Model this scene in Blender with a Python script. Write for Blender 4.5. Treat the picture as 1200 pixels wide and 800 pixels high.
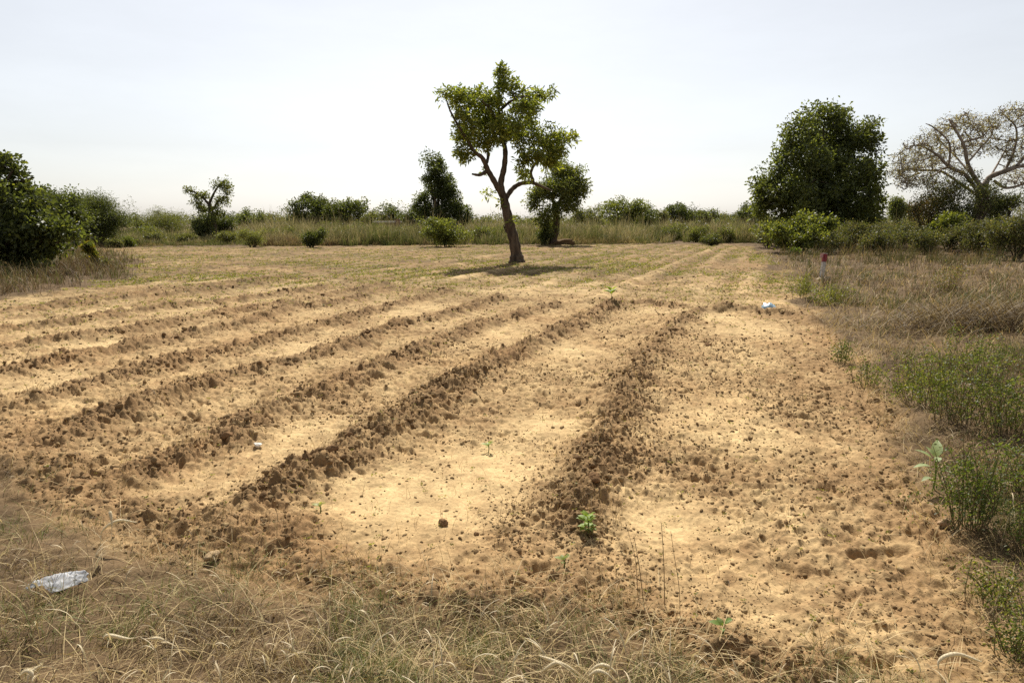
import bpy, math, random
import numpy as np
R = math.radians
sc = bpy.context.scene
for o in list(bpy.data.objects): bpy.data.objects.remove(o)

# ------------------------------------------------------------------ camera, sky, sun, exposure
HAZE = False
CAM_H = 1.6; PITCH = R(10.07); F = 800.0          # F: focal length in pixels of a 1200 px wide picture
cam = bpy.data.cameras.new('camera'); cam.lens = 24; cam.sensor_width = 36
cam.clip_start = 0.05; cam.clip_end = 9000
co = bpy.data.objects.new('camera', cam); sc.collection.objects.link(co)
co.location = (0, 0, CAM_H); co.rotation_euler = (R(90) - PITCH, 0, 0)
sc.camera = co
SUN_EL = R(50); SUN_AZ = R(-3)                    # azimuth clockwise from +Y
w = bpy.data.worlds.new('World'); sc.world = w; w.use_nodes = True
nt = w.node_tree; bg = nt.nodes['Background']
sky = nt.nodes.new('ShaderNodeTexSky'); sky.sky_type = 'NISHITA'; sky.sun_disc = False
sky.sun_elevation = SUN_EL; sky.sun_rotation = SUN_AZ
sky.air_density = 1.0; sky.dust_density = 1.2; sky.ozone_density = 1.0
hs = nt.nodes.new('ShaderNodeHueSaturation'); hs.inputs['Saturation'].default_value = 0.30
nt.links.new(sky.outputs[0], hs.inputs['Color'])
tcw = nt.nodes.new('ShaderNodeTexCoord'); mpw = nt.nodes.new('ShaderNodeMapping'); mpw.inputs['Scale'].default_value = (2.2, 2.2, 9)
nzw = nt.nodes.new('ShaderNodeTexNoise'); nzw.inputs['Scale'].default_value = 1.6; nzw.inputs['Detail'].default_value = 7; nzw.inputs['Roughness'].default_value = .6
crw = nt.nodes.new('ShaderNodeMapRange'); crw.inputs[1].default_value = .38; crw.inputs[2].default_value = .75; crw.inputs[3].default_value = .985; crw.inputs[4].default_value = 1.045
vmw = nt.nodes.new('ShaderNodeVectorMath'); vmw.operation = 'SCALE'
nt.links.new(tcw.outputs['Generated'], mpw.inputs[0]); nt.links.new(mpw.outputs[0], nzw.inputs['Vector']); nt.links.new(nzw.outputs['Fac'], crw.inputs[0])
nt.links.new(hs.outputs[0], vmw.inputs[0]); nt.links.new(crw.outputs[0], vmw.inputs['Scale']); nt.links.new(vmw.outputs[0], bg.inputs['Color']); bg.inputs['Strength'].default_value = 0.088
sl = bpy.data.lights.new('sun', 'SUN'); sl.energy = 5.0; sl.angle = R(0.5); sl.color = (1.0, 0.94, 0.84)
so = bpy.data.objects.new('sun', sl); sc.collection.objects.link(so)
so.rotation_euler = (R(90) - SUN_EL, 0, R(180) - SUN_AZ + R(0)); so.location = (0, 0, 60)
from mathutils import Vector
sv = Vector((math.sin(SUN_AZ) * math.cos(SUN_EL), math.cos(SUN_AZ) * math.cos(SUN_EL), math.sin(SUN_EL)))
so.rotation_euler = (-sv).to_track_quat('-Z', 'Y').to_euler()
sc.view_settings.view_transform = 'Standard'; sc.view_settings.look = 'None'
sc.view_settings.exposure = 0.46; sc.view_settings.gamma = 1; sc.view_settings.use_curve_mapping = False
sc.render.engine = 'CYCLES'; sc.render.filter_size = 1.15; sc.cycles.use_denoising = False
sc.cycles.max_bounces = 8; sc.cycles.transmission_bounces = 6; sc.cycles.diffuse_bounces = 4

# ------------------------------------------------------------------ picture point -> place
cP, sP = math.cos(PITCH), math.sin(PITCH)
def ray(px, py):
    a = (px - 600) / F; b = (400 - py) / F
    return np.array([a, cP + b * sP, -sP + b * cP])
def gp(px, py, z=0.0):
    d = ray(px, py); t = (z - CAM_H) / d[2]
    return np.array([d[0] * t, d[1] * t, z])
def at(px, py, Y):
    d = ray(px, py); t = Y / d[1]
    return np.array([d[0] * t, Y, CAM_H + d[2] * t])
def pxm(Y): return F / Y                             # pixels per metre at distance Y

# ------------------------------------------------------------------ noise
_rs = np.random.RandomState(7); _perm = _rs.permutation(4096).astype(np.int32)
_ga = (_rs.rand(4096) * 2 * np.pi).astype(np.float32); _gx = np.cos(_ga); _gy = np.sin(_ga)
def pn(x, y, f=1.0, seed=0):
    x = np.asarray(x, np.float32) * np.float32(f) + np.float32(seed * 17.31)
    y = np.asarray(y, np.float32) * np.float32(f) + np.float32(seed * 9.77)
    xi = np.floor(x).astype(np.int32); yi = np.floor(y).astype(np.int32)
    xf = x - xi; yf = y - yi
    u = xf * xf * xf * (xf * (xf * 6 - 15) + 10); v = yf * yf * yf * (yf * (yf * 6 - 15) + 10)
    def g(i, j):
        h = _perm[(_perm[(xi + i) & 4095] + yi + j) & 4095]
        return _gx[h] * (xf - i) + _gy[h] * (yf - j)
    a = g(0, 0); b = g(1, 0); c = g(0, 1); d = g(1, 1)
    a = a + u * (b - a); c = c + u * (d - c)
    return (a + v * (c - a)) * 1.5
def fbm(x, y, f, seed=0, n=3):
    s = 0; a = 1
    for i in range(n): s = s + a * pn(x, y, f * 2.03 ** i, seed + i); a *= 0.5
    return s
def sst(a, b, x):
    t = np.clip((x - a) / (b - a), 0, 1); return t * t * (3 - 2 * t)

# ------------------------------------------------------------------ layout of the field
def xy(pts): return np.array([gp(*p)[:2] for p in pts])
_re = xy([(1210, 800), (1165, 735), (1105, 640), (1060, 540), (1005, 435), (962, 376), (935, 345), (915, 320), (895, 298), (880, 289)])
_ne = xy([(-250, 520), (-120, 530), (0, 548), (60, 600), (130, 640), (240, 672), (340, 700), (430, 716), (560, 722), (640, 738), (720, 752), (790, 775), (860, 800)])
_le = xy([(-100, 375), (0, 352), (60, 345), (140, 330), (165, 312), (140, 300), (110, 293), (120, 290)])
_be = xy([(110, 291), (200, 290), (300, 289), (370, 289), (480, 288), (600, 287.5), (700, 287), (800, 286), (890, 286)])
def xr(y): return np.interp(y, _re[:, 1], _re[:, 0])
def yn(x): return np.interp(x, _ne[:, 0], _ne[:, 1])
def xl(y):
    o = np.argsort(_le[:, 1]); return np.interp(y, _le[o, 1], _le[o, 0], left=-60)
def yb(x): return np.interp(x, _be[:, 0], _be[:, 1])
def outside(x, y):                                   # >0 outside the tilled field, metres
    j = 0.10 * pn(x, y, 1.7, 3) + 0.22 * pn(x, y, 0.6, 4)
    s = np.maximum(x - xr(y), np.maximum((yn(x) - y) * 0.75, (xl(y) - x) * 0.6))
    return np.maximum(s + j * np.clip(y / 6, .6, 3), (y - yb(x)) * 0.5)

RIDGES = [  # pixel polyline, height m, half width m
    ([(670, 618), (690, 585), (703, 545), (718, 500), (742, 445), (768, 405), (797, 380), (815, 367)], .12, .15),
    ([(815, 367), (850, 363), (895, 367), (935, 371), (958, 378)], .16, .13),
    ([(318, 585), (350, 565), (395, 545), (430, 522), (480, 490), (540, 450), (600, 420), (650, 395), (690, 375), (727, 357)], .19, .17),
    ([(727, 357), (760, 357), (800, 361)], .11, .13),
    ([(150, 560), (200, 545), (267, 520), (307, 485), (383, 462), (440, 437), (490, 413), (563, 383), (603, 372), (650, 358)], .14, .17),
    ([(650, 358), (690, 354), (712, 354)], .08, .12),
    ([(60, 520), (127, 495), (200, 467), (253, 447), (317, 433), (360, 423), (460, 387), (550, 362), (587, 350)], .15, .17),
    ([(0, 477), (70, 463), (147, 443), (200, 428), (247, 417), (293, 408), (347, 392), (433, 368), (527, 343)], .15, .17),
    ([(-100, 460), (10, 440), (53, 430), (120, 415), (190, 402), (233, 393), (280, 383), (350, 362), (403, 355), (457, 340)], .15, .17),
    ([(-120, 432), (0, 408), (50, 404), (120, 396), (230, 375), (320, 360), (400, 345), (450, 335)], .14, .18),
    ([(-120, 404), (0, 388), (60, 382), (150, 369), (260, 356), (330, 346), (380, 338)], .14, .2),
    ([(-80, 380), (0, 368), (70, 360), (200, 347), (300, 335), (340, 329)], .13, .2),
    ([(60, 358), (150, 346), (250, 335), (330, 326)], .11, .2),
    ([(457, 338), (530, 345), (590, 351), (650, 356)], .06, .2),
    # spoil along the near edge of the plots
    ([(-20, 530), (50, 560), (120, 595), (190, 612), (250, 622), (330, 632)], .10, .2),
    ([(330, 640), (370, 662), (440, 690), (500, 702), (560, 712), (640, 716)], .09, .17),
    ([(640, 712), (700, 728), (745, 738), (800, 752), (860, 775), (950, 800)], .10, .14),
    ([(235, 612), (262, 628), (300, 640)], .08, .1),
    ([(1010, 450), (1045, 520), (1075, 590), (1110, 655)], .05, .16),
    ([(600, 640), (640, 600), (655, 570)], .05, .12),
]
FAR = [  # far plot: low worn ridges, tops coloured pale for sand and sunlight
    ([(705, 349), (735, 334), (760, 324), (800, 307), (832, 294)], .15, .2),
    ([(810, 342), (826, 322), (842, 303), (851, 292)], .15, .2),
    ([(610, 345), (650, 328), (690, 315), (740, 302), (790, 291)], .12, .22),
    ([(500, 335), (560, 323), (640, 307), (720, 293), (745, 289)], .10, .22),
    ([(400, 326), (480, 313), (560, 302), (640, 293)], .09, .22),
    ([(875, 345), (872, 322), (873, 300)], .10, .2),
    ([(845, 318), (870, 319), (890, 320)], .10, .15),
]
_FW = [(xy(p), a, wd) for p, a, wd in FAR]
_RW = [(xy(p), a, wd) for p, a, wd in RIDGES]
PANS = [(gp(500, 590), .75, .55), (gp(430, 620), .5, .4), (gp(780, 612), .42, .5), (gp(870, 690), .5, .3), (gp(640, 500), .35, .5), (gp(570, 540), .5, .55)]
def ridge(x, y, rows=None):
    out = np.zeros(x.shape, np.float32)
    wx = x + .07 * pn(x, y, 2.3, 11); wy = y + .07 * pn(x, y, 2.3, 12)
    for P, a, wd in (rows or _RW):
        for (p, q) in zip(P[:-1], P[1:]):
            m = 3.2 * wd
            k = np.nonzero((x > min(p[0], q[0]) - m) & (x < max(p[0], q[0]) + m) & (y > min(p[1], q[1]) - m) & (y < max(p[1], q[1]) + m))[0]
            if not len(k): continue
            X = wx[k]; Y = wy[k]; d = q - p; L2 = d @ d
            t = np.clip(((X - p[0]) * d[0] + (Y - p[1]) * d[1]) / L2, 0, 1)
            dd = np.hypot(X - p[0] - t * d[0], Y - p[1] - t * d[1])
            out[k] = np.maximum(out[k], .50 * a * np.exp(-(dd / (1.15 * wd)) ** 2))
    return out
_fd = gp(832, 294)[:2] - gp(705, 349)[:2]; _fd = _fd / np.linalg.norm(_fd)
def rows(x, y):                                      # -1..1 across the worn rows of the far plot
    u = (x - gp(705, 349)[0]) * _fd[1] - (y - gp(705, 349)[1]) * _fd[0]
    return np.cos(2 * np.pi * u / .95 + .5 * pn(x, y, .25, 88))
def soil(x, y):
    """height, ridge share 0..1, tilled mask, pan mask"""
    x = np.asarray(x, np.float32); y = np.asarray(y, np.float32)
    near = np.hypot(x, y) < 70
    z = np.zeros_like(x); rs = np.zeros_like(x); pan = np.zeros_like(x)
    till = np.zeros_like(x)
    k = np.nonzero(near)[0]; X = x[k]; Y = y[k]
    o = outside(X, Y); T = 1 - sst(-.12, .22, o)
    r = ridge(X, Y)
    amp = np.clip(.98 + .6 * pn(X, Y, 1.3, 21) + .5 * pn(X, Y, 4.2, 22), .45, 1.7)
    rr = r * amp
    fr = ridge(X, Y, _FW); share = np.clip(r / .058, 0, 1)
    pm = np.zeros_like(X)
    for c, rad, s in PANS:
        pm = np.maximum(pm, np.clip(s * 2 * np.exp(-((X - c[0]) ** 2 + (Y - c[1]) ** 2) / rad ** 2), 0, 1))
    pm = np.maximum(np.maximum(pm, sst(.1, .5, pn(X, Y, .55, 31)) * .6), np.clip(fr / .04, 0, 1) * (.7 + .5 * pn(X, Y, 1.2, 33))) * (1 - share)
    rough = (.45 + .5 * share) * (1 - .75 * pm) * (1 - .45 * sst(-1.0, -.3, o) * (Y < 12))
    fade = 1 - sst(14, 40, np.hypot(X, Y)) * .5
    b = lambda f, s, t: np.clip(np.abs(pn(X, Y, f, s)) - t, 0, 1)
    hz = rr + fr + .028 * rows(X, Y) * sst(15, 19, Y) + .022 * pn(X, Y, .7, 41) + .018 * pn(X, Y, 2.1, 42)
    hz += rough * fade * (.030 * b(5.5, 43, .15) + .048 * b(11, 44, .12) + .048 * b(20, 45, .08) + .016 * pn(X, Y, 37, 46))
    hz += (1 - pm) * fade * .022 * np.clip(fbm(X, Y, 13, 49, 2), -.5, .9)
    hz += share * .028 * np.clip(pn(X, Y, 9, 47), -.4, .6)
    hz -= .035 * sst(.25, .6, pn(X, Y, 6, 48)) * (1 - pm) * T
    g = .03 + .05 * pn(X, Y, 1.1, 51) + .03 * pn(X, Y, 4, 52) + .012 * pn(X, Y, 14, 53)
    hz = hz * np.clip(T + .35 * share, 0, 1) + g * (1 - T)
    z[k] = hz; rs[k] = share * np.clip(.5 + amp * .5, 0, 1); till[k] = T; pan[k] = pm * T
    return z, rs, till, pan
def gz(P):
    P = np.atleast_2d(P); return soil(P[:, 0], P[:, 1])[0]
def ground_at(px, py):
    p = gp(px, py); p[2] = gz(p)[0]; return p

# ------------------------------------------------------------------ mesh helpers
def fast_mesh(name, V, quads=None, tris=None, col=None, mat=None, smooth=False):
    me = bpy.data.meshes.new(name); V = np.ascontiguousarray(V, np.float32)
    me.vertices.add(len(V)); me.vertices.foreach_set('co', V.ravel())
    idx = []; st = []; n = 0
    if quads is not None and len(quads):
        q = np.asarray(quads, np.int32); idx.append(q.ravel()); st.append(np.arange(len(q)) * 4); n += q.size
    if tris is not None and len(tris):
        t = np.asarray(tris, np.int32); idx.append(t.ravel()); st.append(n + np.arange(len(t)) * 3)
    idx = np.concatenate(idx).astype(np.int32); st = np.concatenate(st).astype(np.int32)
    me.loops.add(len(idx)); me.loops.foreach_set('vertex_index', idx)
    me.polygons.add(len(st)); me.polygons.foreach_set('loop_start', st)
    if smooth: me.polygons.foreach_set('use_smooth', np.ones(len(st), bool))
    me.update(calc_edges=True)
    if col is not None:
        at_ = me.color_attributes.new('Col', 'FLOAT_COLOR', 'POINT')
        c4 = np.ones((len(V), 4), np.float32); c4[:, :3] = col; at_.data.foreach_set('color', c4.ravel())
    if mat: me.materials.append(mat)
    return me
def obj(name, me, parent=None, loc=None):
    o = bpy.data.objects.new(name, me); sc.collection.objects.link(o)
    if parent: o.parent = parent
    if loc is not None: o.location = loc
    return o
def tag(o, label=None, cat=None, group=None, kind=None):
    if label: o['label'] = label
    if cat: o['category'] = cat
    if group: o['group'] = group
    if kind: o['kind'] = kind
    return o
def thing(name, label, cat, loc, group=None):
    return tag(obj(name, None, None, [float(v) for v in loc]), label, cat, group)

# ------------------------------------------------------------------ materials
def new_mat(name):
    m = bpy.data.materials.new(name); m.use_nodes = True
    return m, m.node_tree.nodes, m.node_tree.links, m.node_tree.nodes['Principled BSDF']
def leaf_mat(name, trans=.35, rough=.45, spec=.4, tint=(1.15, 1.25, .55)):
    m, N, L, p = new_mat(name)
    a = N.new('ShaderNodeAttribute'); a.attribute_name = 'Col'
    L.new(a.outputs['Color'], p.inputs['Base Color']); p.inputs['Roughness'].default_value = rough
    p.inputs['Specular IOR Level'].default_value = spec
    t = N.new('ShaderNodeBsdfTranslucent'); mx = N.new('ShaderNodeMixShader'); mx.inputs[0].default_value = trans
    mm = N.new('ShaderNodeMix'); mm.data_type = 'RGBA'; mm.blend_type = 'MULTIPLY'; mm.inputs[0].default_value = 1
    L.new(a.outputs['Color'], mm.inputs[6]); mm.inputs[7].default_value = (*tint, 1)
    L.new(mm.outputs[2], t.inputs['Color'])
    L.new(p.outputs[0], mx.inputs[1]); L.new(t.outputs[0], mx.inputs[2]); L.new(mx.outputs[0], N['Material Output'].inputs[0])
    return m
M_LEAF = leaf_mat('leaf', .46, .5, .35, (1.45, 1.45, .5))
M_GRASS = leaf_mat('grass_blade', .26, .6, .25, (1.2, 1.15, .8))
def rough_mat(name, c1, c2, scale=8, bump=.4, rough=.9, detail=6, stretch=(1, 1, 1)):
    m, N, L, p = new_mat(name)
    tc = N.new('ShaderNodeTexCoord'); mp = N.new('ShaderNodeMapping'); mp.inputs['Scale'].default_value = stretch
    nz = N.new('ShaderNodeTexNoise'); nz.inputs['Scale'].default_value = scale; nz.inputs['Detail'].default_value = detail
    cr = N.new('ShaderNodeValToRGB'); cr.color_ramp.elements[0].position = .35; cr.color_ramp.elements[1].position = .65
    cr.color_ramp.elements[0].color = (*c1, 1); cr.color_ramp.elements[1].color = (*c2, 1)
    bp = N.new('ShaderNodeBump'); bp.inputs['Strength'].default_value = bump; bp.inputs['Distance'].default_value = .03
    L.new(tc.outputs['Object'], mp.inputs[0]); L.new(mp.outputs[0], nz.inputs['Vector']); L.new(nz.outputs['Fac'], cr.inputs[0])
    L.new(cr.outputs[0], p.inputs['Base Color']); L.new(nz.outputs['Fac'], bp.inputs['Height']); L.new(bp.outputs[0], p.inputs['Normal'])
    p.inputs['Roughness'].default_value = rough; p.inputs['Specular IOR Level'].default_value = .15
    return m
M_BARK = rough_mat('bark', (.045, .032, .022), (.13, .095, .065), 9, .9, .9, 8, (1, 1, .25))
M_STEM = rough_mat('herb_stem', (.12, .10, .04), (.20, .15, .08), 12, .2)
M_PALEBARK = rough_mat('pale_bark', (.19, .155, .12), (.34, .285, .23), 7, .8, .9, 8, (1, 1, .35))
# ground: vertex colour times fine grain
M_SOIL, N, L, p = new_mat('soil')
a = N.new('ShaderNodeAttribute'); a.attribute_name = 'Col'
tc = N.new('ShaderNodeTexCoord')
n1 = N.new('ShaderNodeTexNoise'); n1.inputs['Scale'].default_value = 55; n1.inputs['Detail'].default_value = 5; n1.inputs['Roughness'].default_value = .65
n2 = N.new('ShaderNodeTexNoise'); n2.inputs['Scale'].default_value = 5; n2.inputs['Detail'].default_value = 6
for n in (n1, n2): L.new(tc.outputs['Object'], n.inputs['Vector'])
r1 = N.new('ShaderNodeMapRange'); r1.inputs[1].default_value = .3; r1.inputs[2].default_value = .7; r1.inputs[3].default_value = .72; r1.inputs[4].default_value = 1.25
r2 = N.new('ShaderNodeMapRange'); r2.inputs[1].default_value = .3; r2.inputs[2].default_value = .7; r2.inputs[3].default_value = .82; r2.inputs[4].default_value = 1.15
L.new(n1.outputs['Fac'], r1.inputs[0]); L.new(n2.outputs['Fac'], r2.inputs[0])
mu = N.new('ShaderNodeMath'); mu.operation = 'MULTIPLY'; L.new(r1.outputs[0], mu.inputs[0]); L.new(r2.outputs[0], mu.inputs[1])
vm = N.new('ShaderNodeVectorMath'); vm.operation = 'SCALE'; L.new(a.outputs['Color'], vm.inputs[0]); L.new(mu.outputs[0], vm.inputs['Scale'])
L.new(vm.outputs[0], p.inputs['Base Color']); p.inputs['Roughness'].default_value = .95; p.inputs['Specular IOR Level'].default_value = .1
bp = N.new('ShaderNodeBump'); bp.inputs['Strength'].default_value = .55; bp.inputs['Distance'].default_value = .012
L.new(n1.outputs['Fac'], bp.inputs['Height']); L.new(bp.outputs[0], p.inputs['Normal'])

# ------------------------------------------------------------------ ground: one sheet to the horizon
SAND = np.array([.535, .385, .195]); EARTH = np.array([.288, .183, .088]); DARK = np.array([.14, .082, .04]); LITTER = np.array([.12, .08, .043])
def soil_colour(x, y, z, rs, till, pan):
    d = np.hypot(x, y)
    o = outside(x, y); eb = sst(-1.0, -.25, o) * (d < 14)
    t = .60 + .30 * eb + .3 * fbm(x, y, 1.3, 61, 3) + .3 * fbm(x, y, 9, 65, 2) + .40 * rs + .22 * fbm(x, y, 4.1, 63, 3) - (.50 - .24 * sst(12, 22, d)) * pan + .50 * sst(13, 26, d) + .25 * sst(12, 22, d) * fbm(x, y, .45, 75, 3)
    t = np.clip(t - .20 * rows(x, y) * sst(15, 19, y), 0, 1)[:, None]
    c = SAND + (EARTH - SAND) * t
    k = np.clip(.75 * rs * (.3 + .9 * pn(x, y, 6, 66)) , 0, .6)[:, None]
    c = c + (DARK - c) * k
    red = np.clip(.5 * pn(x, y, .9, 67), 0, .35)[:, None]; c = c * (1 - red * np.array([.0, .09, .15]))
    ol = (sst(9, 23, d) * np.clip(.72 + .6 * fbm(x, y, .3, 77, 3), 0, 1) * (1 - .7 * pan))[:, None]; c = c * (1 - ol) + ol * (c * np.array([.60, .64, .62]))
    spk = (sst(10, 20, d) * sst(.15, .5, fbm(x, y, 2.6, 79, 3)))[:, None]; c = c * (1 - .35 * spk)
    g = LITTER * (1 + .35 * fbm(x, y, 2.2, 70, 3))[:, None]
    return c * till[:, None] + g * (1 - till[:, None])
def build_ground():
    aa = np.concatenate([np.linspace(-R(50), R(50), 1250), np.linspace(R(50), R(310), 70)[1:-1]])
    rr = np.concatenate([[.15, .4, .7, .95], 1.15 * 1.0031 ** np.arange(1220)])
    rr = np.concatenate([rr, rr[-1] * 1.07 ** np.arange(1, 75)])
    A, Q = np.meshgrid(aa, rr); x = (Q * np.sin(A)).ravel(); y = (Q * np.cos(A)).ravel()
    z, rs, till, pan = soil(x, y)
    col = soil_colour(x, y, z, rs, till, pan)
    na = len(aa); nr = len(rr)
    i = np.arange(na); j = (i + 1) % na
    rows = np.arange(nr - 1)[:, None] * na
    q = np.stack([rows + i, rows + j, rows + na + j, rows + na + i], -1).reshape(-1, 4)[:, ::-1]
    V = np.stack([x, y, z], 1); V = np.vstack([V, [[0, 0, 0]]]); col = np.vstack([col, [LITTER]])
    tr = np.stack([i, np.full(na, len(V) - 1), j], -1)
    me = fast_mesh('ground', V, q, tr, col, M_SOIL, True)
    tag(obj('ground', me), kind='structure')
build_ground()

# ------------------------------------------------------------------ crumbs of soil
rng = np.random.RandomState(3); random.seed(3)
def ico(sub):
    import bmesh
    bm = bmesh.new(); bmesh.ops.create_icosphere(bm, subdivisions=sub, radius=1)
    V = np.array([v.co[:] for v in bm.verts]); T = np.array([[v.index for v in f.verts] for f in bm.faces]); bm.free(); return V, T
ICO1, ICO2, ICO3 = ico(1), ico(2), ico(3)
def lump(base, seed, amt=.35, flat=.75):
    V, T = base; s = np.random.RandomState(seed); W = V.copy()
    for f in (1.3, 2.6, 5):
        k = s.randn(6, 3) * f; ph = s.rand(6) * 6
        W *= (1 + amt / f ** .6 * (np.sin(V @ k.T + ph).mean(1))[:, None])
    for i in range(9):
        nn = s.randn(3); nn /= np.linalg.norm(nn); d = .45 + .35 * s.rand(); W = W - nn * np.maximum(0, W @ nn - d)[:, None] * .9
    W += s.randn(*W.shape) * .05
    W[:, 2] *= flat; return W, T
def scatter_lumps(P, size, base, nkind, col):
    Vs = []; Ts = []; Cs = []; n0 = 0
    kinds = rng.randint(0, nkind, len(P))
    for k in range(nkind):
        W, T = lump(base, 100 + k, .5); s = np.nonzero(kinds == k)[0]
        if not len(s): continue
        a = rng.rand(len(s)) * 6.28; ca, sa = np.cos(a), np.sin(a)
        st = .75 + .6 * rng.rand(len(s), 3)
        X = W[None] * st[:, None] * size[s, None, None]
        Y = np.stack([X[..., 0] * ca[:, None] - X[..., 1] * sa[:, None], X[..., 0] * sa[:, None] + X[..., 1] * ca[:, None], X[..., 2]], -1)
        Y += P[s][:, None]
        Vs.append(Y.reshape(-1, 3)); Cs.append(np.repeat(col[s], len(W), 0))
        Ts.append((T[None] + (np.arange(len(s)) * len(W))[:, None, None] + n0).reshape(-1, 3)); n0 += len(s) * len(W)
    return np.vstack(Vs), np.vstack(Ts), np.vstack(Cs)
def fan(n, r0, r1, spread=R(46), power=1.0):
    """points over the view sector, denser near the camera"""
    u = rng.rand(n); r = (r0 ** -power + u * (r1 ** -power - r0 ** -power)) ** (-1 / power)
    a = (rng.rand(n) * 2 - 1) * spread
    return r * np.sin(a), r * np.cos(a)
def build_crumbs():
    x, y = fan(330000, 2.0, 26, power=.7)
    z, rs, till, pan = soil(x, y)
    dens = till * (.15 + .42 * rs * sst(-.5, .5, pn(x, y, 3, 84)) + .55 * sst(-.05, .5, pn(x, y, .9, 81)) + .25 * sst(.1, .5, pn(x, y, 4, 82))) * (1 - .8 * pan)
    right = (x > 0.35 + .09 * y) & (y > 3.2)
    dens = dens * (1 - .6 * sst(-.7, -.2, outside(x, y)) * (np.hypot(x, y) < 12))
    dens = dens + .34 * right * till * (1 - pan) * sst(3.4, 5.5, y) + .12 * right * till * (1 - pan)
    k = rng.rand(len(x)) < dens * np.where(np.hypot(x, y) < 4.3, .6, .85)
    x, y, z, rs = x[k], y[k], z[k], rs[k]
    s = (.0028 + .0038 * rng.exponential(1, len(x)).clip(0, 4.2)) * (.85 + .45 * rs) * (.8 + .07 * np.hypot(x, y))
    c = (EARTH * .66)[None] + (SAND * .75 - EARTH * .66)[None] * rng.rand(len(x), 1) ** 1.8
    c = c + (DARK - c) * (rng.rand(len(x), 1) * .6 * (.4 + rs[:, None]))
    big = s > .016
    P = np.stack([x, y, z + s * .04], 1)
    V1, T1, C1 = scatter_lumps(P[~big], s[~big], ICO1, 6, c[~big])
    V2, T2, C2 = scatter_lumps(P[big], s[big], ICO2, 8, c[big])
    print('crumbs', len(x), big.sum())
    me = fast_mesh('soil_crumbs', np.vstack([V1, V2]), None, np.vstack([T1, T2 + len(V1)]), np.vstack([C1, C2]), M_SOIL)
    tag(obj('soil_crumbs', me), kind='stuff')
build_crumbs()
def clod(px, py, wpx, label, seed, cat='clod of earth', name='soil_clod', mat=M_SOIL, col=None, flat=.7, group='large clods of earth on the tilled field', sink=.3):
    p = ground_at(px, py); s = wpx / 2 / pxm(p[1] * 1.05)
    W, T = lump(ICO3, seed, .55, flat); c = (DARK * 1.5 if col is None else np.array(col)) * (1 + .25 * pn(W[:, 0], W[:, 1] + W[:, 2], 3, seed))[:, None]
    o = obj(name, fast_mesh(name, W * s, None, T, c, mat, True), None, p + [0, 0, s * flat * (1 - sink)])
    tag(o, label, cat, group)
clod(518, 617, 14, 'round dark clod of earth lying alone on the pale sand', 1)
clod(390, 545, 17, 'dark clod of earth crowning the near end of the tallest ridge', 2)
clod(409, 528, 15, 'dark clod of earth on the tallest ridge just beyond its near end clump', 3)
clod(268, 522, 14, 'dark clod of earth at the left near end of the second ridge', 4)
clod(697, 577, 18, 'dark clod of earth beside the near end of the right ridge above the green seedling', 5)
clod(700, 728, 22, 'large shadowed clod of earth at the near edge in the bottom middle', 6)
clod(497, 762, 14, 'pale brown stone sitting in the dry grass at bottom centre', 7, 'stone', 'stone', col=(.36, .26, .16), group=None)
clod(558, 628, 8, 'small dark clod of earth right of the round one on the pale sand', 8)
clod(303, 528, 12, 'small whitish stone lying on bare sand between two ridges', 9, 'stone', 'stone', col=(.75, .70, .62), group=None, flat=.55, sink=.1)
clod(250, 660, 20, 'pale brown stone at the edge of the dry grass lower left', 10, 'stone', 'stone', col=(.42, .30, .17), group=None)
clod(1122, 301, 12, 'small dark burnt looking lump in the brown grass at right', 11, 'stump', 'stump', col=(.03, .02, .015), group=None, sink=0)
clod(830, 407, 9, 'dark clod of earth in the middle of the far end of the right plot', 13)
clod(1105, 628, 16, 'brown stone at the foot of the leafy herb on the right edge', 14, 'stone', 'stone', col=(.36, .24, .14), group=None)

# ------------------------------------------------------------------ grass blades
def blades(P, h, wd, lean, ldir, cb, ct, nseg=3, wtop=.12, curl=1.0):
    n = len(P); fa = rng.rand(n) * np.pi
    wx, wy = np.cos(fa), np.sin(fa); V = np.zeros((n, nseg + 1, 2, 3), np.float32); C = np.zeros((n, nseg + 1, 2, 3), np.float32)
    pos = P.astype(np.float64).copy(); step = h / nseg
    for i in range(nseg + 1):
        t = i / nseg; ww = wd * ((1 - t) * (1 - wtop) + wtop) * .5 * (1 if i else .8)
        off = np.stack([wx * ww, wy * ww, np.zeros(n)], 1)
        V[:, i, 0] = pos - off; V[:, i, 1] = pos + off
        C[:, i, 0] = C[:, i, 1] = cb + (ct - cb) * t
        th = lean * ((i + .6) / nseg) ** curl
        pos = pos + np.stack([np.sin(th) * np.cos(ldir) * step, np.sin(th) * np.sin(ldir) * step, np.cos(th) * step], 1)
    b = (np.arange(n) * (nseg + 1) * 2)[:, None]; i = np.arange(nseg)[None] * 2
    q = np.stack([b + i, b + i + 1, b + i + 3, b + i + 2], -1).reshape(-1, 4)
    return V.reshape(-1, 3), q, C.reshape(-1, 3)
def join(parts):
    V = []; Q = []; C = []; n = 0
    for v, q, c in parts: V.append(v); Q.append(q + n); C.append(c); n += len(v)
    return np.vstack(V), np.vstack(Q), np.vstack(C)
def mixc(n, cols, var=.2):
    k = rng.randint(0, len(cols), n); c = np.array(cols)[k]
    return c * (1 + var * rng.randn(n, 1)).clip(.4, 1.8)
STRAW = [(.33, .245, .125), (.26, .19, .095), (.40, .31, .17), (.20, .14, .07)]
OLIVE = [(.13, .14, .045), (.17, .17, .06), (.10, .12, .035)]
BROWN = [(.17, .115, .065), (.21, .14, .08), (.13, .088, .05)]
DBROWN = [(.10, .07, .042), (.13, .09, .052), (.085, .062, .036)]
GREEN = [(.09, .15, .03), (.12, .18, .04), (.07, .12, .025)]
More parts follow.
